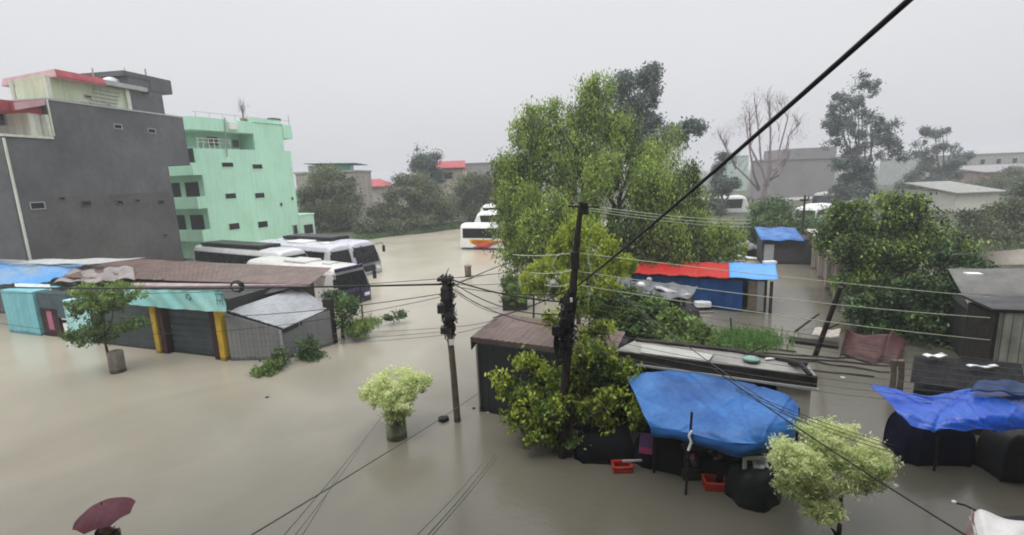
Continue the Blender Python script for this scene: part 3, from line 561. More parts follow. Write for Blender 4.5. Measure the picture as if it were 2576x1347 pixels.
# ---------------------------------------------------------------- buses
coachwhite = mat('coach_white', (.60,.60,.60), .4, .1, 1.5, 0, .15)
busglass = mat('coach_glass', (.008,.009,.010), .3, .1, 2, spec=.18)
def bus(label, pf, pr, L=None, H=2.6, body=whitepaint, roofm=None, stripe=None, rack=None, skirtm=None, near=1, sideglass=None, frontm=None, group='coaches parked in the flood', glassm=busglass, rear_only=False, name='coach', Wd=2.5):
    """pf, pr: front and rear ends of the near roof edge on plan; the body is one lofted shell"""
    pf = Vector((pf[0],pf[1])); pr = Vector((pr[0],pr[1])); d = (pf-pr).normalized(); L = L or (pf-pr).length
    v = Vector((d.y,-d.x)); v = v if v.dot(-pf) > 0 else -v      # towards the viewer
    M = Matrix(((d.x, v.x, 0, pf.x), (d.y, v.y, 0, pf.y), (0,0,1,0), (0,0,0,1)))
    t = thing(name, label, 'bus', (*(M @ Vector((-L/2,-Wd/2,0))).xy, 0), group)
    prof = [(-.03,-.45),(0,.1),(0,.9),(-.04,1.55),(-.10,H-.35),(-.22,H-.12),(-.45,H),(-Wd/2,H+.06)]
    prof = prof + [(-Wd-y, z) for y, z in prof[::-1][1:]]; k = len(prof)
    st = [(-L,.12,.9),(-L+.12,0,1),(-L+1,0,1),(-1.2,0,1),(-.35,.0,.995),(0,.10,.95)]
    m = MB(M); vs = []
    for i, (x, ins, s) in enumerate(st):
        for y, z in prof:
            rake = 0
            if i >= 4 and z > .9: rake = -(z-.9)**1.3*.30
            if i == 0 and z > .9: rake = (z-.9)*.10
            vs.append((x+rake, -Wd/2+(y+Wd/2)*(1-ins*.5), z*s if z > 0 else z))
    m.add(vs, [(i*k+j, i*k+j+1, (i+1)*k+j+1, (i+1)*k+j) for i in range(len(st)-1) for j in range(k-1)] , smooth=False)
    m.add(vs[:k], [tuple(range(k))], 0); m.add(vs[-k:], [tuple(range(k))[::-1]], 0)
    # lower skirt band and livery lie in the body mesh
    m.box(-L+.15, -.3, -.0, .012, -.45, .22, 1); mats = [body, skirtm or greytrim]
    if stripe:
        for (pl, mm) in stripe: mats.append(mm); m.prism([(x,.014,z) for x, z in pl], (0,.006,0), len(mats)-1)
    bo = m.build('body', mats, t)
    m = MB(M)
    for s_, y0, y1 in ((0,-.09,.02),(1,-Wd-.02,-Wd+.09)):
        zz0, zz1 = 1.18, H-.42
        pts = [(-L+.35,zz0),(-1.25,zz0),(-1.05,zz1),(-L+.35,zz1)]; yy = (-.035,-.085) if s_ == 0 else (-Wd+.085,-Wd+.035)
        o_ = .03 if s_ == 0 else -.03
        base_y = 0 if s_ == 0 else -Wd
        sg = 1 if s_ == 0 else -1
        m.add([(x, base_y + sg*(-.005 - (z-zz0)*.06 + .012), z) for x, z in pts] + [(x, base_y + sg*(-.15), z) for x, z in pts], [(0,1,2,3),(4,7,6,5),(0,4,5,1),(1,5,6,2),(2,6,7,3),(3,7,4,0)])
    win = m.build('window_band', sideglass or glassm, t)
    m = MB(M)
    n_ = max(3, int(L/1.7))
    for i in range(1, n_): x = -L+.35+(L-1.6)*i/n_; m.add([(x+a, .012+b_ - (z-1.18)*.06, z) for z in (1.18,H-.42) for a in (-.03,.03) for b_ in (-.1,.008)], [(0,1,5,4),(1,3,7,5),(3,2,6,7),(2,0,4,6),(0,2,3,1),(4,5,7,6)])
    m.build('window_divider', black, win)
    m = MB(M); wz0, wz1 = 1.0, H-.3       # windscreen, raked
    f_ = lambda z: .02-(z-.9)**1.3*.30
    ws = [( f_(z)+dx, y, z*.955) for z in (wz0,(wz0+wz1)/2,wz1) for y in (-.2,-Wd+.2) for dx in (0,-.12)]
    m.add(ws, [(0,2,6,4),(4,6,10,8),(1,5,7,3),(5,9,11,7),(0,4,5,1),(4,8,9,5),(2,3,7,6),(6,7,11,10),(8,10,11,9),(0,1,3,2)])
    if frontm:
        fm = MB(M); fm.box(-.15, .025, -Wd+.12, -.12, -.4, 1.0); fm.box(-.45, -.26, -Wd+.25, -.25, H-.22, H-.02); fm.build('front_panel', frontm, t, bevel=.02)
    wsn = m.build('windscreen', glassm, t)
    m = MB(M)
    m.tube([(f_(1.05)+.03,-.8,1.02),(f_(1.5)+.03,-1.1,1.5)], .015, 4); m.tube([(f_(1.05)+.03,-1.7,1.02),(f_(1.5)+.03,-1.4,1.5)], .015, 4); m.build('wiper', black, wsn)
    for y in (-.38, -Wd+.38):
        m = MB(M); m.box(-.1, .05, y-.2, y+.2, .35, .55); m.build('headlight', plastic_white, t, bevel=.03)
    m = MB(M); m.box(-.1, .045, -Wd+.7, -.7, .30, .75); m.build('grille', black, t)
    for y, s_ in ((-.1,1),(-Wd+.1,-1)):
        m = MB(M); m.tube([(-.45,y,H-.35),(.05,y+s_*.28,H-.25),(.15,y+s_*.32,H-.55)], .03, 5); m.box(.09,.2,y+s_*.32-.1,y+s_*.32+.1,H-1.0,H-.5); m.build('mirror', black, t)
    for x in (-2.2, -L+2.4):
        for y in (-.13, -Wd+.13):
            m = MB(M); m.tube([(x,y-.14,-.25),(x,y+.16,-.25)], .5, 18); wh = m.build('wheel', black, t)
            m = MB(M); m.tube([(x,y-.15,-.25),(x,y+.17,-.25)], .26, 12); m.build('rim', steel, wh)
    m = MB(M)
    if rack == 'carrier':
        m.box(-L+1.0, -3.2, -Wd+.35, -.35, H+.20, H+.24)
        for i in range(12): x = -L+1.0+(L-4.2)*i/11; m.box(x-.04, x+.04, -Wd+.35, -.35, H+.03, H+.2)
        m.box(-L+1.0, -3.2, -.40, -.33, H+.05, H+.27); m.box(-L+1.0, -3.2, -Wd+.33, -Wd+.4, H+.05, H+.27); m.build('roof_carrier', black, t)
        m = MB(M); m.box(-L+1.2, -3.4, -Wd+.5, -.5, H+.245, H+.30); m.build('roof_tarpaulin', tindark, t, bevel=.05)
    else:
        m.box(-L*.62, -L*.62+2.2, -Wd+.6, -.6, H+.0, H+.17); m.build('roof_air_conditioner', roofm or body, t, bevel=.06)
        m = MB(M); m.box(-L*.25, -L*.25+.7, -Wd+.9, -.9, H+.02, H+.14); m.build('roof_hatch', roofm or body, t, bevel=.03)
    return t, M
cream = mat('cream_coach_paint', (.60,.585,.55), .35, .08, 1.5, 0, .1)
weath = mat('weathered_coach_side', (.33,.30,.265), .5, .25, 2.2, 0, .3, col2=(.13,.115,.10))
bf = at(843,676,2.4); br = at(611,652,2.4)
bus('nearest white coach with weathered band and dark front, behind the brown roof', bf, br, H=2.3, body=cream, skirtm=weath, sideglass=weath, frontm=navy)
bus('white coach with long black window band and black roof rack', at(706,634,2.5), at(480,617,2.5), H=2.42, body=coachwhite, rack='carrier', skirtm=coachwhite)
bus('white and lilac coach with black glass in the middle of the parked row', at(835,622,2.6), at(632,608,2.6), H=2.55, body=mat('lilac_white', (.52,.52,.56), .3, .05, 1.5), roofm=whitepaint, skirtm=whitepaint)
bus('white coach with purple roof front, farthest of the parked row', at(892,613,2.65), at(686,601,2.65), H=2.62, sideglass=None, body=mat('cool_white', (.50,.50,.56), .3, .05, 1.5), rack='carrier', skirtm=purple, stripe=None)
m_y = mat('livery_yellow', (.80,.45,.03), .4, .05); m_o = mat('livery_orange', (.75,.17,.05), .4, .05); m_r = mat('livery_red', (.60,.03,.10), .4, .05); m_p = mat('livery_plum', (.13,.02,.10), .4, .05)
o0 = at(1158,628,0); o1 = at(1290,630.5,0); dd = (Vector(o1.xy)-Vector(o0.xy)).normalized(); o2 = Vector(o0.xy)+dd*11
lv = [([(-3.4,1.05),(-.75,1.05),(-.9,.78),(-1.5,.45),(-2.2,.6)], m_y), ([(-4.6,.95),(-1.2,.98),(-1.0,.66),(-1.9,.34),(-3.0,.5)], m_o), ([(-4.9,1.0),(-3.6,.86),(-1.4,.38),(-1.9,.25),(-3.0,.25),(-3.3,.42)], m_r), ([(-3.0,.28),(-1.2,.28),(-1.6,-.3),(-2.6,-.3)], m_p)]
# stripes layered outwards a few millimetres
def stripes_bus():
    t, M = bus('white coach with yellow, orange and red swoosh beside the willow', o2, Vector(o0.xy), H=2.55, stripe=[([(-11+abs(x)+.25, z) for x, z in pl], mm) for pl, mm in lv], skirtm=mat('coach_grey_skirt', (.12,.12,.13), .5)); return t
stripes_bus()
b2 = at(1187,560,2.3); bus('white coach with dark blue rear glass seen just above the striped coach', Vector(dp(1186,560,60).xy), Vector(dp(1400,560,58).xy), H=3.0, body=whitepaint, skirtm=navy)
bus('white coach farthest behind the striped coach', Vector(dp(1198,545,71).xy), Vector(dp(1380,545,69).xy), H=3.2, body=whitepaint)
# pale vehicles in the gap right of the willow
bus('long white bus parked far off between the slim tree and the bare tree', Vector(dp(1888,540,72).xy), Vector(dp(1735,540,74).xy), H=2.9, body=whitepaint, group='white buses parked far off')
bus('white bus far off right of the thin utility pole', Vector(dp(2050,590,57).xy), Vector(dp(2095,590,62).xy), H=2.2, L=7, body=whitepaint, group='white buses parked far off')
bus('white bus far off under the gum tree, right of the grey building', Vector(dp(2078,545,76).xy), Vector(dp(2140,545,80).xy), H=2.6, L=8, body=cream, group='white buses parked far off')
# ---------------------------------------------------------------- big willow and vine
def corr(m, A, B, C_, D, n=40, amp=.018, th=.012, sag=0.0, mi=0, rag=0.0):
    """corrugated sheet between A-B (eave) and D-C_ (ridge)"""
    A, B, C_, D = map(Vector, (A, B, C_, D)); nv = 6
    rnd = [random.uniform(-rag, rag) for _ in range(n+1)]
    def fn(u, v):
        p = A.lerp(B, u).lerp(D.lerp(C_, u), v); i = int(u*n+.5)
        p = p + (D-A).normalized()*rnd[min(i,n)]*(1-v)*(1 if v == 0 else 0)
        p.z += amp*(1 if i % 2 else -1) - sag*math.sin(math.pi*u)*math.sin(math.pi*v); return p
    m.grid(fn, n, nv, th, mi, smooth=False)
wb_ = dp(1530, 640, 34); wb_ = Vector((wb_.x, wb_.y, 0))
W1 = [bl(1500,255,33,36,34),bl(1465,285,33,36,34),bl(1392,305,33,34,24),bl(1330,340,33,40,36),bl(1290,410,32,40,42),bl(1360,400,32,60,50),bl(1440,365,32,54,46),bl(1530,325,33,42,46),bl(1600,380,33,50,44),bl(1565,300,34,28,30),
      bl(1660,400,33,44,38),bl(1705,425,33,40,36),bl(1735,480,33,34,40),bl(1500,430,31,70,60),bl(1290,500,31,50,45),bl(1360,510,30,60,55),bl(1440,520,30,60,60),bl(1300,570,31,45,40),bl(1380,590,31,60,40),bl(1600,470,31,70,65),bl(1690,500,31,60,55),
      bl(1640,570,30.5,80,60),bl(1560,560,30,60,60),bl(1740,560,31,45,45),bl(1795,590,31,50,34),bl(1845,590,31.5,28,26),bl(1700,620,30,80,36),bl(1600,630,30,60,40),bl(1330,600,31,45,30),bl(1280,455,31.5,36,25),bl(1500,205,33,26,24),bl(1475,222,33,20,22),bl(1530,215,33,18,30),bl(1350,272,33,26,20),bl(1398,262,33,24,18),bl(1310,308,33,22,22),bl(1250,395,32,16,18),bl(1690,320,34,24,20)]
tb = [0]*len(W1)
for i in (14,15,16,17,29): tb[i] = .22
for i in (20,21,22,27,26,18): tb[i] = -.3  # lower boughs darkened to paint crown shade into the leaves
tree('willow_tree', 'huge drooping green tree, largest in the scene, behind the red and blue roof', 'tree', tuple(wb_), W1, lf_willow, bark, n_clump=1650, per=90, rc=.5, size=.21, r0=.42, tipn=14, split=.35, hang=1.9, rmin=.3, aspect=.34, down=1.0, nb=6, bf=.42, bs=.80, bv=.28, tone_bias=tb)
vb = dp(1455, 690, 20.5); vb = Vector((vb.x, vb.y, 0))
V1 = [bl(1450,590,20.5,30,34),bl(1415,640,20.5,45,38),bl(1480,640,20.5,45,34),bl(1525,680,20.5,40,34),bl(1385,690,20.5,42,34),bl(1450,690,20.3,60,40),bl(1535,725,20.5,30,28),bl(1440,560,18,26,24),bl(1460,540,18,14,20),bl(1395,620,18,34,30),bl(1360,690,18.5,34,34),bl(1500,600,17.5,34,28),bl(1550,650,18,30,30),bl(1480,700,17.5,50,34),bl(1430,735,17,40,24),bl(1520,760,17,40,24)]
tree('young_tree', 'bright yellow green young tree behind the dark utility pole', 'tree', tuple(vb), V1, lf_vine, bark, n_clump=520, per=50, rc=.2, size=.15, r0=.1, hang=.5, aspect=.4, down=.9, tipn=6, nb=5, bf=.4, bs=1.05, bv=.28, tone_bias=[.25]*16)
# mid right leafy trees
rb = dp(2230, 700, 25); rb = Vector((rb.x, rb.y, 0))
RT = [bl(2230,520,26,70,34),bl(2140,545,26,60,36),bl(2310,560,26,60,40),bl(2190,600,25,80,50),bl(2290,630,25,70,50),bl(2150,640,25,60,45),bl(2230,690,24.5,70,50),bl(2160,700,24,40,40),bl(2310,690,25,50,45),bl(2350,600,26,36,40),bl(2100,590,26,30,30),bl(2110,530,26,30,18),bl(2400,640,26,50,40),bl(2380,700,25,50,40),bl(2270,740,24.5,70,36)]
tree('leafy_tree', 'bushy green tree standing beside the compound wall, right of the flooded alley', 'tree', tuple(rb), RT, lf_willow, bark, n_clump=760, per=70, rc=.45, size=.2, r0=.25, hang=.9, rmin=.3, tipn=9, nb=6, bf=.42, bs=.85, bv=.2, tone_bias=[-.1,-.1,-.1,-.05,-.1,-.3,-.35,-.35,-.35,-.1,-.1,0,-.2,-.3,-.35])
rb2 = dp(2390, 860, 19.5); rb2 = Vector((rb2.x, rb2.y, 0))
tree('dark_bush', 'dark green bushy mass below the tin roof at right', 'bush', tuple(rb2), [bl(2250,760,20,60,40),bl(2330,740,20,70,50),bl(2400,800,19.5,70,60),bl(2440,740,20,55,50),bl(2300,820,19.5,60,40),bl(2180,770,20.5,40,36),bl(2370,860,19,60,30),bl(2210,820,20,50,30),bl(2440,690,21,50,40),bl(2400,650,22,40,30)], lf_mid, bark, n_clump=560, per=60, rc=.36, size=.17, r0=.15, rmin=.3, hang=.3, tone_bias=[-.25]*10)
rb3 = dp(2520, 590, 42); rb3 = Vector((rb3.x, rb3.y, 0))
tree('dull_tree', 'dull dark tree at the right edge below the pale walled house', 'tree', tuple(rb3), [bl(2520,575,42,60,36),bl(2570,545,42,50,40),bl(2460,595,42,40,26),bl(2600,600,42,60,50),bl(2540,520,44,40,30),bl(2580,500,44,40,34),bl(2450,570,40,50,30),bl(2500,610,38,60,28),bl(2560,640,34,60,26)], lf_dark, bark, n_clump=520, per=50, rc=.6, size=.26, r0=.2, nb=5, tone_bias=[-.1]*9)
tree('dull_tree', 'dark shrubby tree below the distant grey building', 'tree', tuple(Vector((dp(1940,600,48).x,48,0))), [bl(1925,545,48,40,40),bl(1970,560,47,40,36),bl(1910,580,46,40,30),bl(1990,575,46,45,25),bl(2035,560,50,25,25),bl(1955,520,50,25,20)], lf_mid, bark, n_clump=280, per=50, rc=.6, size=.26, r0=.2, tone_bias=[-.15]*6)
# ---------------------------------------------------------------- left row of shops
S = frame(at(0,840), at(578,908)); uS = lambda px, py, y=0: onf(S, px, py, y)
zr = 2.75
rs = thing('shop_row', 'long low shop building with rust brown tin roof and dark shutters', 'shop', tuple(S @ Vector((10,-2,0))))
xa = uS(228, 860)[0]; xb = uS(584, 890)[0]
m = MB(S); m.box(xa, xb, -5.2, -.25, 2.15, zr-.1); m.box(xa, xb, -5.2, -4.9, -1, 2.15)
pil = [uS(290,870)[0], uS(402,880)[0], uS(553,895)[0]]
m.box(xa, xa+.15, -4.9, -.25, -1, 2.15); m.box(xb-.15, xb, -4.9, -.25, -1, 2.15); m.build('wall', tindark, rs)
m = MB()
A, B, C_, D = at(412,706,zr), at(779,716,zr), at(834,674,3.05), at(415,656,3.05)
corr(m, A, B, C_, D, 60, .004); A2, D2 = at(150,698,zr+.12), at(300,650,3.15)
corr(m, A2, A+Vector((.05,.03,.03)), D+Vector((.05,0,.03)), D2, 44, .01, rag=.08); m.build('roof', tinbrown, rs)
m = MB(); a, b_ = at(320,722,zr-.12), at(779,719,zr-.12); m.tube([a,b_], .05, 6); m.box(0,0,0,0,0,0) if False else None
m.prism([at(330,712,zr-.02), at(775,716.5,zr-.02), at(775,724,zr-.16), at(330,722,zr-.16)], (0,.04,0)); m.build('fascia', mat('pinkish_edge', (.42,.31,.30), .6, .2, 2), rs)
m = MB(); m.prism([at(568,744,zr-.4), at(700,722,zr-.1), at(745,722,zr-.1), at(600,757,zr-.5)], (0,.05,0)); m.build('under_flap', tindark, rs)
for i, (x0, x1) in enumerate(((xa+.2, pil[1]-.1), (pil[1]+.65, pil[2]-.1))):
    m = MB(S); n_ = 22
    for j in range(n_): z = -1 + 3.15*j/n_; m.box(x0, x1, -.30, -.20 if j % 2 else -.225, z, z+3.15/n_)
    m.build('shutter', shutter, rs)
for px in (402, 560):
    x = uS(px, 890)[0]; m = MB(S); m.box(x-.04, x+.25, -.28, .10, -1, 2.2); m.build('pillar', yellow, rs, bevel=.01)
    m = MB(S); m.box(x-.42 if px > 500 else x+.31, x-.06 if px > 500 else x+.62, -.28, .04, -1, 2.2); m.build('pillar', maroon, rs)
b0 = uS(318,765,.35); b1 = uS(568,785,.35); b2_ = uS(566,734,.35); b3 = uS(330,729,.35)
ban = MB(S)
def banf(u, v):
    x = b0[0]+(b1[0]-b0[0])*u; zb = b0[1]+(b1[1]-b0[1])*u + .05*math.sin(u*3.1)*-1; zt = b3[1]+(b2_[1]-b3[1])*u
    return Vector((x, .35+.035*math.sin(u*17+v*3)+.03*math.sin(v*6+u*40), zb+(zt-zb)*v))
G_ = [banf(i/40, j/8) for i in range(41) for j in range(9)]
ban.add(G_ + [p-Vector((0,.02,0)) for p in G_], [(i*9+j,(i+1)*9+j,(i+1)*9+j+1,i*9+j+1) for i in range(40) for j in range(8)] + [(369+i*9+j,369+i*9+j+1,369+(i+1)*9+j+1,369+(i+1)*9+j) for i in range(40) for j in range(8)], smooth=True)
bn = ban.build('banner', cloth_teal); tag(bn, 'long pale teal cloth banner with faded dark marks under the brown roof', 'banner')
# faded marks on it: a round emblem and, near the right end, letters
mk = MB(S)
def onban(px, py): x, z = uS(px, py, .40); return x, z
x, z = onban(474,748); 
mk.add([(x+.17*math.cos(a)*r_, .405, z+.15*math.sin(a)*r_) for a in [i*math.pi/8 for i in range(-4,11)] for r_ in (1,.55)], [(2*i,2*i+1,2*i+3,2*i+2) for i in range(14)])
mk1 = mk.build('faded_emblem', mat('faded_print', (.10,.22,.23), .9), None); mk1.parent = bn; mk1.matrix_parent_inverse = bn.matrix_world.inverted(); mk = MB(S)
x, z = onban(552,752)
for q in ([(-.22,.22),(.26,.22),(.26,.17),(-.22,.17)], [(-.17,.17),(-.12,.17),(-.12,-.26),(-.17,-.26)], [(.12,.17),(.17,.17),(.17,-.26),(.12,-.26)], [(-.12,-.05),(.12,-.05),(.12,-.10),(-.12,-.10)], [(-.0,-.10),(.05,-.10),(.05,-.22),(-.0,-.22)], [(-.12,.34),(.12,.40),(.12,.34),(-.12,.29)]):
    mk.add([(x+a, .407, z+c) for a, c in q], [(0,1,2,3)])
mko = mk.build('faded_lettering', mat('faded_print', (.10,.22,.23), .9), None); mko.parent = bn; mko.matrix_parent_inverse = bn.matrix_world.inverted()
# grey metal shed at the end of the row
c0 = at(582,908); c1 = at(715,906); c2 = at(842,866); zq = vz(713,826,(c1.x,c1.y))
sh = thing('metal_shed', 'small grey sheet metal shed with a pale sloping roof at the end of the shops', 'shed', (c1.x, c1.y+1, 0))
m = MB(); ff = frame(c0, c1); 
n_ = 26; W_ = (c1-c0).length
for j in range(n_): m.M = ff; x = W_*j/n_; m.box(x, x+W_/n_, -.05, .012 if j % 2 else -.0, -1, zq-.04 + .76*(1-(j+1)/n_))
m.M = frame(c1, c2, 1); W2 = (c2-c1).length
for j in range(22): x = W2*j/22; m.box(x, x+W2/22, -.05, .012 if j % 2 else -.0, -1, zq-.05+.3*j/22)
m.build('wall', shed_grey, sh)
m = MB(); m.tube([c1+Vector((0,0,-.9)), c1+Vector((0,0,zq-.1))], .05, 6); m.build('corner_post', greytrim, sh)
rA, rB, rC, rD = at(713,826,zq), at(829,774,zq+.34), at(752,722,2.5), at(572,781,2.17)
m = MB(); corr(m, rD, rA, rB, rC, 26, .012, .02, rag=.02); m.build('roof', tingrey, sh)
m = MB(); m.prism([rD-Vector((0,0,.04)), rA-Vector((0,0,.04)), rA-Vector((0,0,.2)), rD-Vector((0,0,.17))], (0,-.03,0)); m.prism([rA-Vector((0,0,.04)), rB-Vector((0,0,.04)), rB-Vector((0,0,.24)), rA-Vector((0,0,.2))], (.03,.03,0)); m.build('roof_edge', tindark, sh)
ws_ = at(640,912); m = MB(S); m.box(uS(666,840)[0], uS(680,840)[0], .25, .3, uS(670,838)[1], uS(670,832)[1]) if False else None
c3 = at(832,866); m = MB(); m.prism([(c3.x-.17,c3.y,-1),(c3.x+.2,c3.y-.1,-1),(c3.x+.25,c3.y+.25,-1),(c3.x-.1,c3.y+.3,-1)], (0,0,1+vz(832,752,(c3.x,c3.y))))
o = m.build('wooden_post', wooddark); tag(o, 'thick black post at the right end of the grey metal shed', 'post')
c4 = at(862,852)
t = thing('creeper_post', 'leaning dark post wrapped in creeper beside the thick black post', 'post', (c4.x,c4.y,0)); m = MB(); m.tube([(c4.x,c4.y,-.8),(c4.x+.05,c4.y,1.2),(c4.x-.1,c4.y,2.3)], [.09,.07,.05], 6); m.tube([(c4.x+.7,c4.y+1,-.8),(c4.x+.75,c4.y+1,2.4)], .04, 5); m.build('stem', wooddark, t)
crown('creeper', [bl(850,745,23,36,10),bl(870,765,22.5,30,22),bl(865,800,22,16,30),bl(835,735,23.5,26,8)], 110, 36, .22, .12, lf_mid, t, hang=.3)
# leftmost stall with the blue sheet
ls = thing('market_stall', 'leftmost stall with turquoise walls under a faded blue sheet roof', 'stall', tuple(S @ Vector((2.5,-2,0))))
xl0 = uS(-60,835)[0]; xl1 = uS(142,852)[0]
m = MB(S); m.box(xl0, xl1+3.4, -4.5, -4.3, -1, 2.9); m.box(xl0, xl1+1.4, -4.5, -2.6, -1, 2.3); m.build('back_wall', tindark, ls)
t0, t1 = uS(6,835)[0], uS(84,840)[0]
m = MB(S); m.box(t0, t1, -1.6, -.3, -1, 2.35); m.build('front_wall', turq, ls)
q0, q1 = uS(158,835)[0], uS(222,840)[0]; m = MB(S); m.box(q0, q1, -.9, -.25, -1, uS(190,762)[1]); m.build('counter', mat('pale_turquoise', (.40,.68,.70), .7, .15, 2), ls)
a_ = uS(86,838)[0]; m = MB(S); m.box(a_, xl1+.8, -1.2, -1.15, -1, 2.3); m.box(a_+.05,q0,-1.1,-.4,1.05,2.3); m.build('shutter', mat('stall_blue_grey', (.06,.09,.11), .6), ls)
m = MB(S); k0, k1 = uS(88,835)[0], uS(130,835)[0]; kz = uS(100,782)[1]; m.box(k0, k1, -.55, -.4, -1, kz); pnl = m.build('painted_panel', maroon, ls)
m = MB(S); m.box(k0+.35*(k1-k0), k1-.35*(k1-k0), -.4, -.385, .35, kz-.15); m.build('pink_mark', mat('pink_print', (.40,.12,.20), .7), pnl)
m = MB(S); w0 = uS(134,832)[0]; m.box(w0, q0, -.6, -.45, -1, .75); m.box(w0,q0,-.6,-.44,.95,1.2); m.build('parcel_shelf', plastic_white, ls)
def shf(u, v):
    p = at(-60,716,2.45).lerp(at(126,712,2.5), u).lerp(at(-60,666,3.2).lerp(at(212,662,3.2), u), v)
    p.z += .07*math.sin(u*14+v*5)+.05*math.sin(v*11+u*7) + .03*math.sin(u*37+v*19); return p
m = MB(); m.grid(shf, 40, 16, .015)
o = m.build('sheet_roof', [mat('stall_blue_sheet', (.10,.30,.62), .5, .2, .5, .01, col2=(.26,.36,.45))], ls)
m = MB(); m.prism([at(36,713,2.5), at(124,716,2.5), at(130,740,2.15), at(40,733,2.15)], (0,.03,0)); m.build('awning', mat('pale_awning', (.60,.66,.66), .7, .15), ls)
def shf2(u, v):
    p = at(-20,664,3.25).lerp(at(250,664,3.3), u).lerp(at(-20,655,3.5).lerp(at(366,649,3.5), u), v); p.z += .03*math.sin(u*20); return p
m = MB(); m.grid(shf2, 30, 6, .03); o = m.build('loose_roof_sheet', mat('pale_sheet', (.50,.50,.49), .5, .15, .6)); tag(o, 'long pale tin sheet lying along the back of the left stall roofs', 'roof sheet')
m = MB()
def patchf(u, v):
    p = at(135,712,2.72).lerp(at(340,704,2.9), u).lerp(at(180,680,2.95).lerp(at(335,668,3.1), u), v); p.z += .06*math.sin(u*9+v*8)+.05*math.sin(u*23); return p
m.grid(patchf, 30, 10, .02); o = m.build('cloth_cover', mat('dusty_cloth', (.30,.27,.26), .9, .25, 1.5, .02)); tag(o, 'crumpled grey brown cloth thrown over the roof behind the small left tree', 'cloth')
# small tree in front of the shops, with its planter
tb_ = at(285,935); 
tree('street_tree', 'small green tree standing in the flood in front of the dark shutters', 'tree', (tb_.x-.1, tb_.y, 0), [bl(250,725,19.3,52,20),bl(215,760,19.3,40,28),bl(290,740,19.3,46,26),bl(330,735,19.4,30,16),bl(250,770,19.2,52,26),bl(180,745,19.4,26,20),bl(230,845,19.3,60,18),bl(330,810,19.3,40,14),bl(180,840,19.3,30,14),bl(255,820,19.2,30,26)], lf_weed, bark,
     n_clump=170, per=36, rc=.24, size=.13, r0=.055, hang=.15, tipn=6, split=.5, tone_bias=[.1,-.05,.05,.05,-.1,0,-.25,-.25,-.25,-.2])
m = MB(); q = at(291,936); m.lathe([(.0,-.9),(.28,-.9),(.28,.86),(.22,.9),(0,.88)], (q.x+.12,q.y,0), 14)
tag(m.build('tree_guard', mat('old_concrete', (.22,.19,.16), .9, .3, 3, .02, .4)), 'round stained concrete tree guard beside the small tree trunk', 'tree guard')
# weeds around
def weed(label, blobs, n, base, lm=lf_weed, size=.11, rc=.16, hang=0, name='shrub', per=40, **k):
    t = thing(name, label, 'plant', base); m = MB()
    for i in range(5): b_ = blobs[i % len(blobs)]; m.tube([(base[0]+random.uniform(-.1,.1),base[1],-.3),(b_[0]+random.uniform(-.2,.2),b_[1],b_[2])], [.025,.012], 5)
    m.build('stem', bark, t); crown('leaves', blobs, n, per, rc, size, lm, t, rmin=.1, hang=hang, **k); return t
def gb_(px, py, dz=0): p = at(px, py); return (p.x, p.y, 0)
weed('bright green weed clump at the corner of the grey metal shed', [bl(672,935,18.6,34,16),bl(690,920,18.8,26,16),bl(650,940,18.5,22,12)], 60, gb_(675,945))
weed('taller dark weed against the grey metal shed corner', [bl(705,895,19.3,18,22),bl(700,915,19.2,20,18)], 40, gb_(705,925), lf_mid)
weed('bushy dark green shrub against the right wall of the metal shed', [bl(775,875,20,26,30),bl(790,895,20,28,18),bl(765,900,20,18,18)], 70, gb_(780,905), lf_mid)
weed('round green grass tuft in the water right of the creeper post', [bl(905,825,22.3,34,22),bl(885,838,22,16,16),bl(930,815,22.6,22,16)], 90, gb_(905,845), lf_weed, .2, .2, aspect=.12, down=-1)
weed('small green sprig standing in the open water', [bl(1003,793,24.6,18,10),bl(975,800,24.4,24,4)], 22, gb_(1003,803), lf_mid)
# concrete stub with cap in the open water
q = at(1178,696); m = MB(); hz = vz(1178,668,(q.x,q.y)); m.lathe([(0,-.7),(.24,-.7),(.24,hz*.62),(.27,hz*.64),(.27,hz*.72),(.22,hz*.74),(.22,hz*.8),(.28,hz*.82),(.28,hz),(0,hz)], (q.x,q.y,0), 14)
tag(m.build('concrete_stub', wallbrown), 'short drum like post standing alone in the open water', 'post')
# ---------------------------------------------------------------- red and blue roofed shed
K0 = at(1590,688+95,0); kz = 1.75
fl, fr_, bl_, br_ = at(1588,687,kz), at(1957,706,kz), at(1592,656,kz+.18), at(1950,665,kz+.18)
rs2 = thing('market_shed', 'long shed with a red sheet roof ending in a sky blue piece', 'shed', ((fl.x+fr_.x)/2,(fl.y+fr_.y)/2+1,0))
def lerpq(u, v, dz=0): p = fl.lerp(fr_, u).lerp(br_.lerp(bl_, 1-u) if False else Vector(br_)*u+Vector(bl_)*(1-u), v); p.z += dz; return p
ub = .705
m = MB(); m.grid(lambda u, v: lerpq(u*ub, v, .03*math.sin(u*26)-.05*math.sin(v*3.14)+.012*math.sin(u*90)), 60, 8, .02); m.build('roof_red_sheet', tarpred, rs2)
m = MB(); m.grid(lambda u, v: lerpq(ub-.01+u*(1.012-ub), v, .03*math.sin(u*8)-.03*math.sin(v*3.14)+.025-.10*max(0,u-.85)), 24, 8, .02); m.build('roof_blue_sheet', tarpsky, rs2)
KF = frame(Vector((fl.x,fl.y,0))+Vector((.05,.25,0)), Vector((fr_.x,fr_.y,0))+Vector((-.3,.2,0))); Wk = ((fr_-fl).length)-.4
m = MB(KF); m.box(0, Wk, -2.5, -2.4, -1, kz-.02); m.box(0,.1,-2.4,-.1,-1,kz-.05); m.box(Wk-.1, Wk, -2.4, -.1, -1, kz-.05); m.box(0, Wk, -.16, -.06, kz-.22, kz-.04); m.build('frame_wall', wooddark, rs2)
xk = onf(KF, 1868, 740)[0]
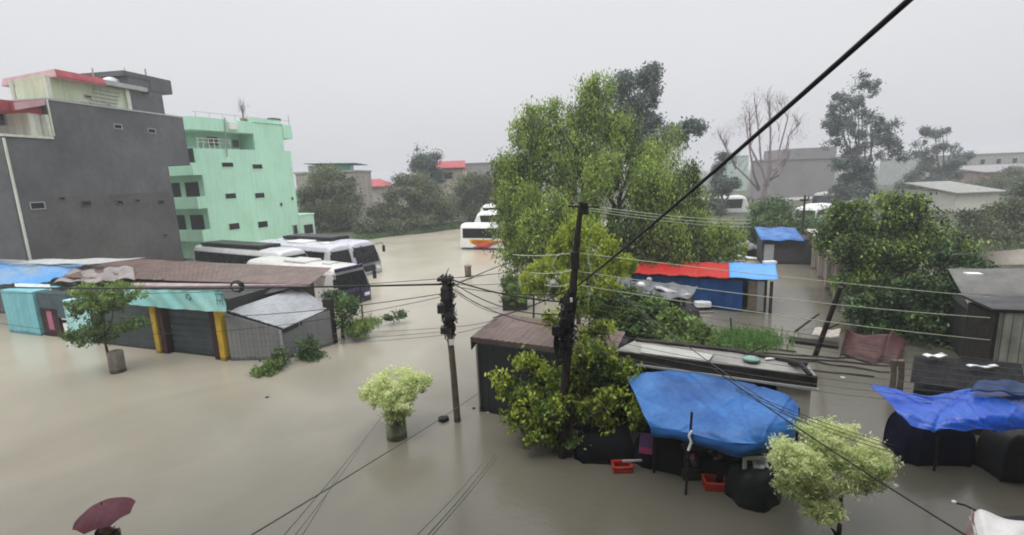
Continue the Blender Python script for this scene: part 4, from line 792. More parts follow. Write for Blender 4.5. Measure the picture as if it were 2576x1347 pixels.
def nav(u, v): 
    x = .2+u*(xk-.2); return KF @ Vector((x, -.02+.06*math.sin(u*22)*(1-v)+.03*math.sin(u*57), -1+v*(kz+.85)))
Gn = [nav(i/60, j/8) for i in range(61) for j in range(9)]
m = MB(); m.add(Gn+[p+Vector((0,.03,0)) for p in Gn], [(i*9+j,(i+1)*9+j,(i+1)*9+j+1,i*9+j+1) for i in range(60) for j in range(8)]+[(549+i*9+j,549+i*9+j+1,549+(i+1)*9+j+1,549+(i+1)*9+j) for i in range(60) for j in range(8)], smooth=True)
m.build('side_curtain', mat('deep_blue_curtain', (.006,.055,.20), .5, .2, .8, .01), rs2)
for px, w_, mm in ((1892,.42,woodpole), (1912,.32,shed_grey)):
    x = onf(KF, px, 760)[0]; m = MB(KF); m.box(x-w_/2, x+w_/2, -.1, -.0, -1, kz-.1); m.build('door_panel', mm, rs2)
m = MB(KF); x = onf(KF,1940,760)[0]; m.box(x-.1, x+.05, -.12, .0, -1, kz-.1); m.build('corner_post', wooddark, rs2)
q = at(1936,664,kz+.2); m = MB(); m.box(q.x-.3,q.x+.35,q.y-.1,q.y+.2,kz+.2,kz+.34); tag(m.build('foam_block', plastic_white), 'small white block lying on the back edge of the blue roof sheet', 'block')
# grey shack and things before it
gx = at(1560,790); 
gs0, gs1 = Vector(dp(1555,740,20.5).xy), Vector(dp(1722,775,19.0).xy); GK = frame(gs0, gs1); Wg = (gs1-gs0).length
t = thing('lean_to_stall', 'low grey stall covered with dull plastic sheets before the blue curtain', 'stall', (gs0.x+1, gs0.y+.5, 0))
zt1 = onf(GK, 1560, 722)[1]; m = MB(GK); m.box(0, Wg, -1.5, 0, -1, zt1-.25); m.build('body', mat('stall_grey', (.06,.062,.065), .7, .2), t)
m = MB(); m.grid(lambda u, v: GK @ Vector((-.1+u*(Wg+.3), .2-v*1.5, zt1-.2+.22*v+.05*math.sin(u*15+v*4)+.03*math.sin(u*31))), 36, 10, .02); m.build('plastic_sheet', mat('dull_sheet', (.16,.165,.175), .4, .25, 1.5, .01), t)
q = dp(1612,722,20.3); m = MB(); m.lathe([(0,-.02),(.15,.0),(.17,.10),(.12,.19),(0,.22)], tuple(q), 14); tag(m.build('helmet', plastic_white), 'round white helmet lying on the grey stall sheet', 'helmet')
q = dp(1633,708,20.5); m = MB(); m.lathe([(0,-.02),(.10,.0),(.12,.08),(.08,.15),(0,.17)], tuple(q), 12); tag(m.build('bundle', greytrim), 'small grey bundle behind the white helmet', 'bundle')
m = MB(); m.grid(lambda u, v: dp(1650,727,20).lerp(dp(1712,740,19.4),u)+Vector((0,v*.5,.05*math.sin(u*9+v*5)+.02)), 16, 6, .06); tag(m.build('folded_sheet', mat('pinkish_plastic', (.52,.47,.50), .4)), 'folded pale pink sheet on top of the grey stall', 'sheet')
q = dp(1722,745,19.2); m = MB(); m.box(q.x-.2,q.x+.2,q.y-.15,q.y+.3,q.z-.35,q.z+.08); tag(m.build('cardboard_box', mat('pale_box', (.48,.46,.44), .8), bevel=.02), 'pale box at the right end of the grey stall', 'box')
q = at(1770,782); m = MB(); zz = vz(1770,775,(q.x,q.y)); m.box(q.x-.36,q.x+.38,q.y-.05,q.y+.4,.18,zz+.30); tag(m.build('foam_box', plastic_white, bevel=.02), 'white foam box floating before the blue curtain', 'box')
m = MB(); m.box(q.x-.38,q.x+.3,q.y-.4,q.y-.12,-.05,.06); m.box(q.x-.4,q.x+.0,q.y-.75,q.y-.5,-.05,.05); 
m = MB(); m.prism([(q.x-.4,q.y-.5,.03),(q.x+.3,q.y-.55,.03),(q.x+.32,q.y-.38,.03),(q.x-.36,q.y-.33,.03)], (0,0,.04)); tag(m.build('floating_plank', woodgrey), 'pale plank floating just below the white foam box', 'plank')
q = dp(1712,790,17.6); m = MB()
for i in range(5):
    m.grid(lambda u, v, i=i: Vector((q.x-.75+u*.7, q.y+.12*i+v*.1, q.z+.15-.10*i+.05*math.sin(u*5))), 8, 2, .03)
tag(m.build('corrugated_scrap', woodgrey), 'stack of curved pale roofing scraps among the bushes', 'scrap')
q = dp(1735,795,17.8); m = MB(); m.lathe([(0,-.5),(.35,-.5),(.42,-.2),(.33,.2),(.1,.38),(0,.4)], tuple(q), 12); tag(m.build('sack', black), 'dark bulging sack beside the roofing scraps', 'sack')
# bushes in the middle
def bush(label, base, blobs, lm, n, size=.13, rc=.22, tone=0, hang=.2, per=50):
    return tree('bush', label, 'bush', base, blobs, lm, bark, n_clump=n, per=per, rc=rc, size=size, r0=.06, hang=hang, rmin=.25, tipn=5, tone_bias=[tone]*len(blobs))
q = dp(1600,830,17); bush('wide blue green bush behind the brown roofed kiosk', (q.x,q.y,0), [bl(1520,760,17.5,50,36),bl(1580,790,17.2,55,36),bl(1640,770,17.5,45,30),bl(1560,740,17.6,40,26),bl(1620,820,17,55,26),bl(1530,810,17,40,30)], lf_mid, 280, tone=.1)
q = dp(1710,860,15.5); bush('broad leaved bush between the bushes and the grey slab roof', (q.x,q.y,0), [bl(1700,805,15.6,36,24),bl(1745,830,15.4,40,26),bl(1700,850,15.2,46,18),bl(1770,860,15,40,16)], lf_weed, 150, size=.17, tone=.0)
q = at(1290,778); 
t = thing('planter', 'dark square tree planter behind the brown roofed kiosk', 'planter', (q.x,q.y,0)); hp = vz(1300,742,(q.x,q.y)); m = MB(); m.box(q.x-.55,q.x+.8,q.y-.3,q.y+.8,-1,hp*.85); m.build('box', tindark, t)
bush('upright bright shrub growing in the dark square planter', (q.x+.1,q.y+.25,0), [bl(1285,720,q.y+.2,32,24),bl(1300,745,q.y,40,22),bl(1275,700,q.y+.2,14,16),bl(1298,697,q.y+.2,12,14)], lf_weed, 90, size=.14)
q = at(1343,740); q = Vector((dp(1343,740,22.5).x, 22.5, 0)); m = MB(); z0 = vz(1343,742,(q.x,q.y)); m.tube([(q.x-.1,q.y,-.8),(q.x,q.y,z0+.1),(q.x-.15,q.y,vz(1335,640,(q.x,q.y)))], .05, 6)
t = thing('box_post', 'thin post carrying a small black box behind the planter', 'post', tuple(q)); m.build('post', wooddark, t); m = MB(); m.box(q.x-.2,q.x+.22,q.y-.2,q.y-.02,z0-.0,z0+.5); m.build('meter_box', black, t)
m = MB(); zz = vz(1335,668,(q.x,q.y)); m.box(q.x-.22,q.x+.02,q.y-.1,q.y,zz-.05,zz+.35); m.build('upper_box', tindark, t)
o = at(1870,862); P = [ (o.x+random.gauss(0,.75), o.y+random.gauss(0,.55), random.uniform(0,.35)) for _ in range(3200)]
P = np.array(P); tag(fast_mesh('water_grass', leaf_quads(P, .32, .10, -1.4), len(P), leafmat('leaf_paddy', (.22,.42,.10),(.13,.27,.06),(.06,.13,.04)), None, np.clip(.5+.2*RNG.normal(size=len(P)),0,1)), 'bright green patch of grass standing out of the flood', kind='stuff')
q0 = at(1845,850); m = MB(); m.tube([(q0.x,q0.y,-.5), dp(1838,800,q0.y+.1)], .035, 6); tag(m.build('stake', wooddark), 'thin dark stake standing above the green grass patch', 'stake')
# alley: dark shed with blue roof, covered heap, compound wall, thin pole
a0 = at(1915,664); a1 = at(2010,668); AF = frame(a0, (dp(2046,640,35).x, 35.5)); za = onf(AF, 1930, 602)[1]
t = thing('dark_shed', 'dark walled shed with a bright blue sheet roof at the end of the alley', 'shed', tuple(AF @ Vector((1.5,-1,0))))
Wa = onf(AF, 2044, 630)[0]; m = MB(AF); m.box(0, Wa, -2.5, 0, -1, za); m.build('wall', mat('sooty_wall', (.06,.055,.06), .9, .2), t)
m = MB(AF); m.grid(lambda u, v: AF @ Vector((-.15+u*(Wa*.88), .35-v*3.2, za-.05+v*.5+.04*math.sin(u*12))), 20, 6, .05) if False else None
m = MB(); m.grid(lambda u, v: AF @ Vector((-.15+u*(Wa*.86), .35-v*3.4, za-.02+v*.55+.04*math.sin(u*12))), 20, 6, .05); m.build('roof_sheet', tarpblue, t)
x0 = onf(AF, 1921, 650)[0]; m = MB(AF); m.box(x0, x0+.65, -.02, .05, -.9, za-.4); m.build('door', greytrim, t)
hq = at(1880,648); 
def heap(u, v):
    x = hq.x-1.1+u*2.3; y = hq.y+v*2.2; e_ = math.sin(math.pi*u)**.5*math.sin(math.pi*min(1,v+.12))**.5; return Vector((x, y, -.1+1.35*e_+.09*math.sin(u*19+v*9)+.06*math.sin(v*21)))
m = MB(); m.grid(heap, 30, 22, .03); tag(m.build('covered_heap', mat('grey_cover', (.27,.27,.28), .6, .2, 1.5, .02)), 'grey plastic covered heap left of the dark shed', 'covered heap')
q = at(1868,652); m = MB(); m.tube([at(1832,638)+Vector((0,0,.1)), at(1850,648)+Vector((0,0,.12)), at(1880,654)+Vector((0,0,.12)), at(1904,655)+Vector((0,0,.1))], [.12,.16,.15,.1], 8); tag(m.build('white_pipe', plastic_white), 'fat white pipe lying in the water by the covered heap', 'pipe')
w0, w1 = Vector(dp(2036,655,37).xy), Vector(at(2108,762).xy); CW = frame(w1, w0, 1); Wc = (w1-w0).length
t = thing('compound_wall', 'stained plaster compound wall with pillars along the flooded alley', 'wall', (w0.x, (w0.y+w1.y)/2, 0)); t['kind'] = 'thing'; zc = 2.25
m = MB(CW); m.box(0, Wc, -.18, .0, -1, zc-.25) if (CW @ Vector((0,1,0))-CW @ Vector((0,0,0))).x < 0 else m.box(0, Wc, 0, .18, -1, zc-.25); m.build('panel', wallbrown, t)
sg = -1 if (CW @ Vector((0,1,0))-CW @ Vector((0,0,0))).x < 0 else 1
for i in range(5):
    x = Wc*i/4; m = MB(CW); m.box(x-.2, x+.2, -.22, .16, -1, zc); m.build('pillar', plasterwall, t)
m = MB(CW); m.box(-.25, Wc+.25, -.3, .25, zc, zc+.12); m.build('coping', plasterwall, t)
q = dp(2019,575,40); m = MB(); m.tube([(q.x,q.y,-1),(q.x+.02,q.y,dp(2019,492,40).z)], [.11,.08], 7); t = thing('utility_pole', 'thin dark utility pole standing behind the dark blue roofed shed', 'pole', (q.x,q.y,0)); m.build('pole', wooddark, t); m = MB(); z_=dp(2019,495,40).z; m.box(q.x-.35,q.x+.3,q.y-.06,q.y+.06,z_-.35,z_-.2); m.build('crossarm', wooddark, t)
# hut blocks right: tin roofs and plank wall
def at_roof(name, label, pts, z, matr, th=.1, wall=None, wz=None, cat='roof'):
    P = [at(px, py, zz) for px, py, zz in pts]; c = sum(P, Vector())/len(P); t = thing(name, label, cat, (c.x,c.y,0)); m = MB()
    if len(P) == 4: corr(m, P[0], P[1], P[2], P[3], 40, .007, .03)
    else: m.prism(P, (0,0,th))
    m.build('roof', matr, t)
    if wall:
        W = [Vector((p.x,p.y,0)) for p in P]; cc = sum(W, Vector())/len(W); W = [cc+(p-cc)*.93 for p in W]; m = MB(); m.prism([(p.x,p.y,-1) for p in W], (0,0,1+min(p.z for p in P)-.25)); m.build('wall', wall, t)
    return t
at_roof('tin_house', 'low house with a pale dusty roof above the dark tin roof at right', [(2380,668,2.5),(2640,664,2.5),(2640,622,3.1),(2395,640,3.1)], 3, mat('dusty_roof', (.33,.30,.26), .8, .15, .5), wall=tindark, cat='building')
at_roof('tin_house', 'house with a wide dark tin roof at the right edge', [(2440,775,2.1),(2720,800,2.1),(2700,676,3.0),(2385,676,2.9)], 3, mat('dark_grey_roof', (.13,.125,.115), .5, .2, .6, .005), wall=tindark, cat='building')
q0, q1 = at(2434,692,2.95), at(2474,693,2.95); m = MB(); m.prism([q0,q1,q1+Vector((0,.2,.02)),q0+Vector((0,.2,.02))], (0,0,.05)); tag(m.build('roof_slat', plastic_white), 'short bright white strip lying on the dark tin roof', 'strip')
pw0, pw1 = Vector(at(2484,965).xy), None; pd = dp(2484,960,14.6); PWm = frame((pd.x,pd.y), (pd.x+4.2,pd.y-1.4)); zp = onf(PWm, 2490, 785)[1]
t = thing('plank_shed', 'pale weathered vertical plank wall at the right edge', 'shed', (pd.x+1.5,pd.y,0)); m = MB(PWm); x = 0
while x < 4.3:
    w_ = random.uniform(.16,.26); m.box(x, x+w_-.025, -.03, random.uniform(0,.02), random.uniform(.0,.25), zp+random.uniform(-.03,.03)); x += w_
m.build('planks', woodgrey, t); m = MB(PWm); m.box(0, 4.4, -1.6, -.04, -1, zp-.1); m.build('inner_wall', wooddark, t); m = MB(PWm); m.box(-.15, 4.5, -2.0, .06, zp+.03, zp+.11); m.build('roof', tindark, t)
m = MB(PWm); m.box(-.08,.02,-.1,.08,-1,zp); m.box(2.1,2.2,.03,.1,-1,zp); m.build('post', wooddark, t)
# collapsed stuff in front of the bushes
def at_low(name, label, cat, pts, z, h, mm, bevel=0):
    P = [at(px, py, z) for px, py in pts]; m = MB(); m.prism([(p.x,p.y,-.4) for p in P], (0,0,z+.4)); return tag(m.build(name, mm, bevel=bevel), label, cat)
rq = [at(2120,838,.9), at(2280,850,.9), at(2270,812,1.3), at(2140,812,1.3)]
def rug(u, v):
    p = at(2112,900,.0).lerp(at(2262,925,.0),u).lerp(at(2130,822,1.0).lerp(at(2290,838,.75),u), v); p.y += .25*math.sin(u*9); p.z -= .25*abs(math.sin(u*4.1))*v; p.z += .1*math.sin(u*7+v*4)+.05*math.sin(u*17); return p
m = MB(); m.grid(rug, 26, 16, .04); tag(m.build('fallen_tarpaulin', mat('red_brown_sheet', (.085,.032,.028), .6, .25, 1.5, .02)), 'dark red brown sheet draped down to the water beside the leaning poles', 'tarpaulin')
at_low('floating_board', 'black floating beam left of the leaning poles', 'beam', [(1985,846),(2110,862),(2110,872),(1985,856)], .12, 0, wooddark)
m = MB(); m.grid(lambda u, v: at(2040,845,.3).lerp(at(2110,850,.3),u).lerp(at(2050,825,.5).lerp(at(2115,830,.5),u),v)+Vector((0,0,.05*math.sin(u*8))), 12, 6, .03); tag(m.build('pale_sheet', plasterwall), 'crumpled pale sheet caught under the thick leaning pole', 'sheet')
q = at(2050,890); m = MB(); m.tube([(q.x-.1,q.y,-.5), at(2115,722,3.0)], [.1,.08], 7); tag(m.build('leaning_pole', wooddark), 'thick dark pole leaning right over the flooded alley', 'pole')
q = at(1990,836); m = MB(); m.tube([(q.x-.1,q.y,-.2), dp(2060,790,q.y+.3)], [.05,.04], 6); tag(m.build('leaning_stick', wooddark), 'thin dark stick leaning low over the alley mouth', 'stick')
q = at(2075,845); m = MB(); m.tube([dp(2030,850,q.y+.2), dp(2110,815,q.y+.4)], [.05,.04], 6); tag(m.build('leaning_stick', wooddark), 'short black stick crossing behind the thick leaning pole', 'stick')
for px, lb in ((2243,'left grey stump of the pair below the red brown sheet'),(2262,'right grey stump of the pair below the red brown sheet')):
    q = at(px,985); m = MB(); m.tube([(q.x,q.y,-.5),(q.x+.02,q.y,.5),(q.x-.03,q.y,vz(px,905,(q.x,q.y)))], [.1,.08,.09], 7); tag(m.build('timber_stump', woodpole), lb, 'stump')
# low dark roofs beyond the blue tarp
at_roof('low_roof', 'low black sheet roof behind the royal blue tarpaulin', [(2290,960,1.2),(2590,1010,1.2),(2570,915,1.6),(2300,895,1.5)], 1.2, darkroom, wall=black, cat='shed')
q0 = at(2335,898,1.7); m = MB(); m.grid(lambda u, v: Vector((q0.x+u*.55, q0.y+v*.2, q0.z+.03*math.sin(u*8))), 8, 3, .03); tag(m.build('plastic_scrap', plastic_white), 'white plastic scrap on the low black roof', 'scrap')
q0 = at(2440,922,1.6); m = MB(); m.grid(lambda u, v: Vector((q0.x+u*.7, q0.y+v*.12-u*.1, q0.z+.03*math.sin(u*8))), 8, 3, .03); tag(m.build('plastic_scrap', plastic_white), 'thin white strip near the plank wall on the low black roof', 'scrap')
# thin horizontal weed-laden bamboo in the alley mouth (rows of floating reeds)
rr = [((1760,880),(2250,925)),((1800,905),(2200,950)),((1700,862),(2000,885)),((2000,905),(2240,940)),((1900,890),(2170,905))]
for i, (a, b_) in enumerate(rr):
    A, B = at(*a), at(*b_); m = MB(); m.tube([A.lerp(B,k/8)+Vector((0,random.uniform(-.1,.1),.02)) for k in range(9)], .035, 5)
    o = m.build('floating_bamboo', wooddark); tag(o, ['dark bamboo floating nearest the green grass patch','lowest dark bamboo floating before the slab roof','short dark bamboo floating by the broad leaved bush','dark bamboo floating left of the two stumps','dark bamboo floating between the grass and the red brown sheet'][i], 'bamboo')
def lump(a, b_, dpt, hh, sq=.45, amp=.05):
    """a covered lump, also used to fill in shade: rounded, sagging, creased"""
    a, b_ = Vector((a[0],a[1],0)), Vector((b_[0],b_[1],0)); d_ = (b_-a); Lh = d_.length/2; d_.normalize(); n_ = Vector((-d_.y, d_.x, 0)); c = (a+b_)/2 + n_*dpt/2; ph_ = a.x*3
    m = MB(); nu, nv = 40, 12; vs = []
    for j in range(nv+1):
        w_ = j/nv*math.pi/2; 
        for i in range(nu):
            t_ = 2*math.pi*i/nu; ct, st_ = math.cos(t_), math.sin(t_); f_ = lambda v_, e_: math.copysign(abs(v_)**e_, v_)
            r_ = f_(math.cos(w_), .35); x = f_(ct, sq)*r_*Lh*(1+.06*math.sin(5*t_+ph_)*(1-j/nv)); y = f_(st_, sq)*r_*dpt/2*(1+.06*math.sin(7*t_+ph_)*(1-j/nv))
            z = f_(math.sin(w_), .6)*hh + amp*math.sin(x*7+ph_)*math.cos(y*6) * (j/nv) + .03*math.sin(t_*11+ph_)*(1-j/nv)
            vs.append(c + d_*x + n_*y + Vector((0,0,-.3 if j == 0 else z)))
    m.add(vs, [(j*nu+i, j*nu+(i+1)%nu, (j+1)*nu+(i+1)%nu, (j+1)*nu+i) for j in range(nv) for i in range(nu)], smooth=True); return m
# ---------------------------------------------------------------- brown-roofed kiosk
kF = at(1183,848,2.4); kB = at(1258,788,2.55); kBR = at(1573,835,2.55); kFR = at(1544,893,2.4)
t = thing('kiosk', 'dark walled kiosk with rust brown tin roof in the middle', 'kiosk', ((kF.x+kFR.x)/2,(kF.y+kBR.y)/2,0))
m = MB(); corr(m, kF, kFR, kBR, kB, 44, .012, .02, rag=.015); m.build('roof', tinbrown, t)
w0 = at(1207,1034); d1 = Vector((kFR.x-kF.x, kFR.y-kF.y, 0)).normalized(); KM = frame(w0, w0+d1); Lk = (kFR-kF).length
m = MB(KM); m.box(0, Lk-.25, -1.9, 0, -1, 2.25)
for i in range(20): x = (Lk-.25)*i/20; m.box(x+.02, x+.14, 0, .012, -1, 2.22)
m.build('wall', mat('dark_tin_wall', (.026,.03,.033), .55, .15, 1), t)
m = MB(); m.prism([kF-Vector((0,0,.03)), kFR-Vector((0,0,.03)), kFR-Vector((0,0,.16)), kF-Vector((0,0,.16))], (0,.03,0)); m.prism([kF-Vector((0,0,.03)), kF-Vector((0,0,.42)), kF+(kB-kF)*.35-Vector((0,0,.25)), kF+(kB-kF)*.4-Vector((0,0,.03))], (.03,0,0)); m.build('fascia', mat('brown_fascia', (.13,.10,.09), .6, .2), t)
m = MB(KM); m.box(.0, .05, .012, .05, -1, 2.2); m.build('corner_trim', plasterwall, t)
# ---------------------------------------------------------------- slab-roofed shop and its tarpaulin
sf = [at(1543,895,2.3), at(2055,962,2.3), at(2032,928,2.36), at(1855,894,2.36), at(1601,865,2.36)]
t = thing('market_shop', 'dark open shop with a grey slab roof above the blue tarpaulin', 'shop', tuple(Vector((4.8,12,0))))
m = MB(); m.prism(sf, (0,0,.12)); m.build('roof', mat('wet_slab', (.30,.29,.26), .45, .2, 1, .004, .0, spec=.5, col2=(.17,.165,.155)), t)
m = MB()
def ribbon(m, P, w_, h, off=0):
    for a, b_ in zip(P[:-1], P[1:]):
        a, b_ = Vector(a), Vector(b_); d = (b_-a); n_ = Vector((d.y,-d.x,0)).normalized()*w_; m.prism([a-n_*0, b_-n_*0, b_+n_, a+n_], (0,0,h))
ribbon(m, [p+Vector((0,0,-.10)) for p in sf[:2]], .08, .26); m.build('front_beam', wooddark, t)
m = MB(); ribbon(m, [p+Vector((0,-.09,-.16)) for p in sf[:2]], .05, .05); m.build('drip_edge', greytrim, t)
m = MB(); ribbon(m, [p+Vector((0,0,.10)) for p in (sf[4],sf[3],sf[2])], .14, .08); m.build('rear_beam', wooddark, t)
for a, b_ in (((1620,878),(1790,900)), ((1800,893),(1900,910))):
    A, B = at(*a,2.5), at(*b_,2.5); m = MB(); m.prism([A, Vector((B.x,A.y-.9,A.z)), B+Vector((0,.12,0)), A+Vector((.1,.4,0))], (0,0,.03)) if False else None
m = MB(); A = at(1612,868,2.47); B = at(1795,893,2.47); C2 = at(1782,912,2.47); D2 = at(1612,890,2.47); m.prism([D2,C2,B,A], (0,0,.035)); m.build('loose_sheet', mat('pale_grey_sheet', (.42,.42,.38), .5, .12, 2), t)
SF = frame(sf[0], sf[1]); Lf = (sf[1]-sf[0]).length
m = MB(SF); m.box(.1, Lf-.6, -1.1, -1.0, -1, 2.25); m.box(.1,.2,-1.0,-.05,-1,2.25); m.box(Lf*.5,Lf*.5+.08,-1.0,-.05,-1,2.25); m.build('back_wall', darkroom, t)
m = MB(SF); m.box(Lf-.78, Lf-.1, -1.05, -.02, -1, 2.27); m.build('end_wall', mat('whitewashed_end', (.66,.63,.58), .85, .12, 1.5, 0, .2), t)
m = MB(SF); m.box(.2, Lf*.5, -.95, -.3, -1, .55); m.box(Lf*.55, Lf-.9, -.95, -.35, -1, .5); m.build('counter', wooddark, t)
q = dp(1890,905,12.2); m = MB(); z0 = 2.5; c = at(1890,905,2.5); m.lathe([(0,0),(.22,.01),(.2,.05),(.05,.09),(0,.09)], (c.x,c.y,2.5), 9); tag(m.build('glass_scrap', mat('green_glass', (.25,.42,.36), .15, .3, 6)), 'crumpled green plastic sheet on the slab roof', 'scrap')
c = at(1938,903,2.5); m = MB(); m.box(c.x-.12,c.x+.12,c.y-.03,c.y+.03,2.485,2.52); tag(m.build('white_scrap', plastic_white), 'small white scrap beside the green plastic on the slab roof', 'scrap')
c0, c1 = at(1990,912,2.5), at(2040,945,2.5); m = MB(); m.tube([c0, c0.lerp(c1,.5)+Vector((0,0,.1)), c1], [.09,.07,.05], 6); tag(m.build('black_bag', black), 'twisted black bag lying at the right end of the slab roof', 'bag')
c0, c1 = at(1872,893,2.5), at(1930,870,2.75); m = MB(); m.tube([c0, c1], .02, 5); tag(m.build('stick', wooddark), 'thin dark stick poking up from the slab roof edge', 'stick')
# blue tarpaulin awning
ctl = [[at(1577,948,2.12), at(1700,932,2.2), at(1850,955,2.18), at(1960,985,2.15), at(2008,1016,2.0)],
       [at(1600,1000,1.95), at(1710,985,1.93), at(1850,1005,1.92), at(1950,1030,1.93), at(2009,1042,1.88)],
       [at(1620,1045,1.74), at(1720,1050,1.70), at(1850,1070,1.72), at(1940,1075,1.76), at(2005,1062,1.76)],
       [at(1637,1074,1.55), at(1740,1093,1.48), at(1862,1118,1.5), at(1945,1105,1.55), at(2000,1082,1.62)]]
def catm(p0, p1, p2, p3, t_): return .5*((2*p1)+(p2-p0)*t_+(2*p0-5*p1+4*p2-p3)*t_*t_+(3*p1-p0-3*p2+p3)*t_**3)
def curve(P, t_):
    n_ = len(P)-1; i = min(int(t_*n_), n_-1); f = t_*n_-i; g_ = lambda k: P[max(0,min(n_,k))]
    return catm(g_(i-1), g_(i), g_(i+1), g_(i+2), f)
def tarpf(ctl, wr=.03):
    def fn(u, v):
        p = curve([curve(r, u) for r in ctl], v).copy()
        p.z += wr*(math.sin(u*9+v*4)*.7 + math.sin((u-v)*23)*.35*(.3+v) + math.sin(u*41+v*15)*.12) + wr*.9*(abs(math.sin(u*13-v*6+.7))-.6)*(.4+.6*v) - wr*.7*abs(math.sin(u*5.3+v*9))
        for a_, b_, w_, h_ in ((.30,.35,.018,-1.1),(.62,-.45,.016,-1.2),(.86,-.2,.014,1.0),(.12,.5,.012,.8),(.50,.12,.010,-.8)): p.z += wr*h_*math.exp(-((u-a_-b_*v)/w_)**2)
        return p
    return fn
m = MB(); m.grid(tarpf(ctl), 130, 44, .006); o = m.build('tarpaulin_awning', tarpblue); tag(o, 'large blue tarpaulin awning stretched in front of the slab roofed shop', 'tarpaulin')
fl2 = [[ctl[3][i] for i in range(5)], [ctl[3][i]+Vector((.0,-.02,-.14)) for i in range(5)], [ctl[3][i]+Vector((.03,.06,-.26-(.06 if i==2 else 0))) for i in range(5)]]
def flap(u, v):
    p = curve([curve(r, u) for r in fl2], v).copy(); p.y += .03*math.sin(u*30+v*3)*v; p.z += .012*math.sin(u*9); return p
G_ = [flap(i/60, j/6) for i in range(61) for j in range(7)]
m = MB(); m.add(G_+[p+Vector((0,.012,0)) for p in G_], [(i*7+j,i*7+j+1,(i+1)*7+j+1,(i+1)*7+j) for i in range(60) for j in range(6)]+[(427+i*7+j,427+(i+1)*7+j,427+(i+1)*7+j+1,427+i*7+j+1) for i in range(60) for j in range(6)], smooth=True)
fo = m.build('hanging_edge', mat('blue_tarpaulin_edge', (.03,.14,.42), .4, .2, 1, .01)); fo.parent = o; fo.matrix_parent_inverse = o.matrix_world.inverted()
for i, (px, py, zt) in enumerate(((1722,1245,1.6),(1998,1200,1.75),(1645,1190,1.6))):
    q = at(px, py); top = (1738,1040) if i == 0 else None
    m = MB(); tz_ = vz(1738,1040,(q.x,q.y)) if i == 0 else zt; m.tube([(q.x,q.y,-.6),(q.x+.12 if i==0 else q.x,q.y+.02,tz_)], .028, 6)
    tag(m.build('awning_pole', cable_black), ['dark awning pole poking up through the front of the blue tarpaulin','thin pole under the right corner of the blue tarpaulin','thin pole under the left corner of the blue tarpaulin'][i], 'pole')
q = at(1722,1245); m = MB(); zt = vz(1730,1100,(q.x,q.y)); m.tube([(q.x+.04,q.y-.05,zt-.3),(q.x+.10,q.y-.05,zt-.1),(q.x+.05,q.y-.04,zt+.05),(q.x+.11,q.y-.04,zt+.16)], .03, 6); tag(m.build('knotted_rag', plastic_white), 'white rag knotted round the dark awning pole', 'rag')
# things under the awning
def crate(label, px, py, w_, d_, h, z=-.12, col=crate_red, rot=0):
    q = at(px, py); t = thing('crate', label, 'crate', (q.x,q.y+d_/2,z), 'red plastic crates under the awning'); m = MB(Matrix.Translation((q.x,q.y+d_/2,z)) @ Matrix.Rotation(rot,4,'Z'))
    m.box(-w_/2,w_/2,-d_/2,d_/2,0,.03); th = .025
    for x0,x1,y0,y1 in ((-w_/2,w_/2,-d_/2,-d_/2+th),(-w_/2,w_/2,d_/2-th,d_/2),(-w_/2,-w_/2+th,-d_/2+th,d_/2-th),(w_/2-th,w_/2,-d_/2+th,d_/2-th)):
        for z0, z1 in ((.03,.08),(.11,.16),(.19,h)): m.box(x0,x1,y0,y1,z0,z1)
    for x in (-w_/2+.02,-w_/4,0,w_/4,w_/2-.02): m.box(x-.018,x+.018,-d_/2-.004,-d_/2+.02,.03,h)
    m.build('basket', col, t); m = MB(Matrix.Translation((q.x,q.y+d_/2,z)) @ Matrix.Rotation(rot,4,'Z'))
    for x0,x1,y0,y1 in ((-w_/2-.012,w_/2+.012,-d_/2-.012,-d_/2+th),(-w_/2-.012,w_/2+.012,d_/2-th,d_/2+.012),(-w_/2-.012,-w_/2+th,-d_/2,d_/2),(w_/2-th,w_/2+.012,-d_/2,d_/2)): m.box(x0,x1,y0,y1,h,h+.03)
    m.build('rim', col, t); return t
crate('dull red crate half under the left end of the blue tarpaulin', 1568, 1192, .46, .32, .26)
crate('bright red crate floating before the glass counter', 1806, 1238, .50, .36, .30, rot=-.12)
q = at(1625,1188); q = Vector((dp(1625,1110,11.0).x, 11.0, 0)); zt = vz(1625,1092,(q.x,q.y)); zb = vz(1625,1140,(q.x,q.y))
t = thing('sign_board', 'purple and pink board hanging at the left end of the blue tarpaulin', 'sign', (q.x,q.y,0)); m = MB(); m.prism([(q.x-.17,q.y,zb),(q.x+.14,q.y-.05,zb-.03),(q.x+.17,q.y-.05,zt),(q.x-.13,q.y,zt+.02)], (0,.03,0)); m.build('board', mat('dull_purple', (.10,.055,.15), .6), t)
m = MB(); m.prism([(q.x-.165,q.y-.005,zb+.02),(q.x+.135,q.y-.055,zb-.01),(q.x+.145,q.y-.055,zb+.15),(q.x-.155,q.y-.005,zb+.17)], (0,-.006,0)); m.build('pink_band', mat('dull_pink', (.34,.05,.14), .6), t)
q = at(1600,1195); m = MB(); m.box(q.x-.28,q.x+.2,q.y+.2,q.y+.24,vz(1590,1162,(q.x,q.y+.2)),vz(1590,1158,(q.x,q.y+.2))); tag(m.build('metal_bar', greytrim), 'thin pale bar above the dull red crate', 'bar')
q = at(1778,1215); t = thing('display_counter', 'glass fronted counter of packed goods under the blue tarpaulin', 'counter', (q.x,q.y+.4,0)); zt = vz(1778,1140,(q.x,q.y))
m = MB(); m.box(q.x-.5,q.x+.5,q.y+.1,q.y+.7,-1,.25); m.build('base', wooddark, t)
m = MB()
for x, y in ((-.5,.1),(.46,.1),(-.5,.66),(.46,.66)): m.box(q.x+x,q.x+x+.04,q.y+y,q.y+y+.04,.25,zt)
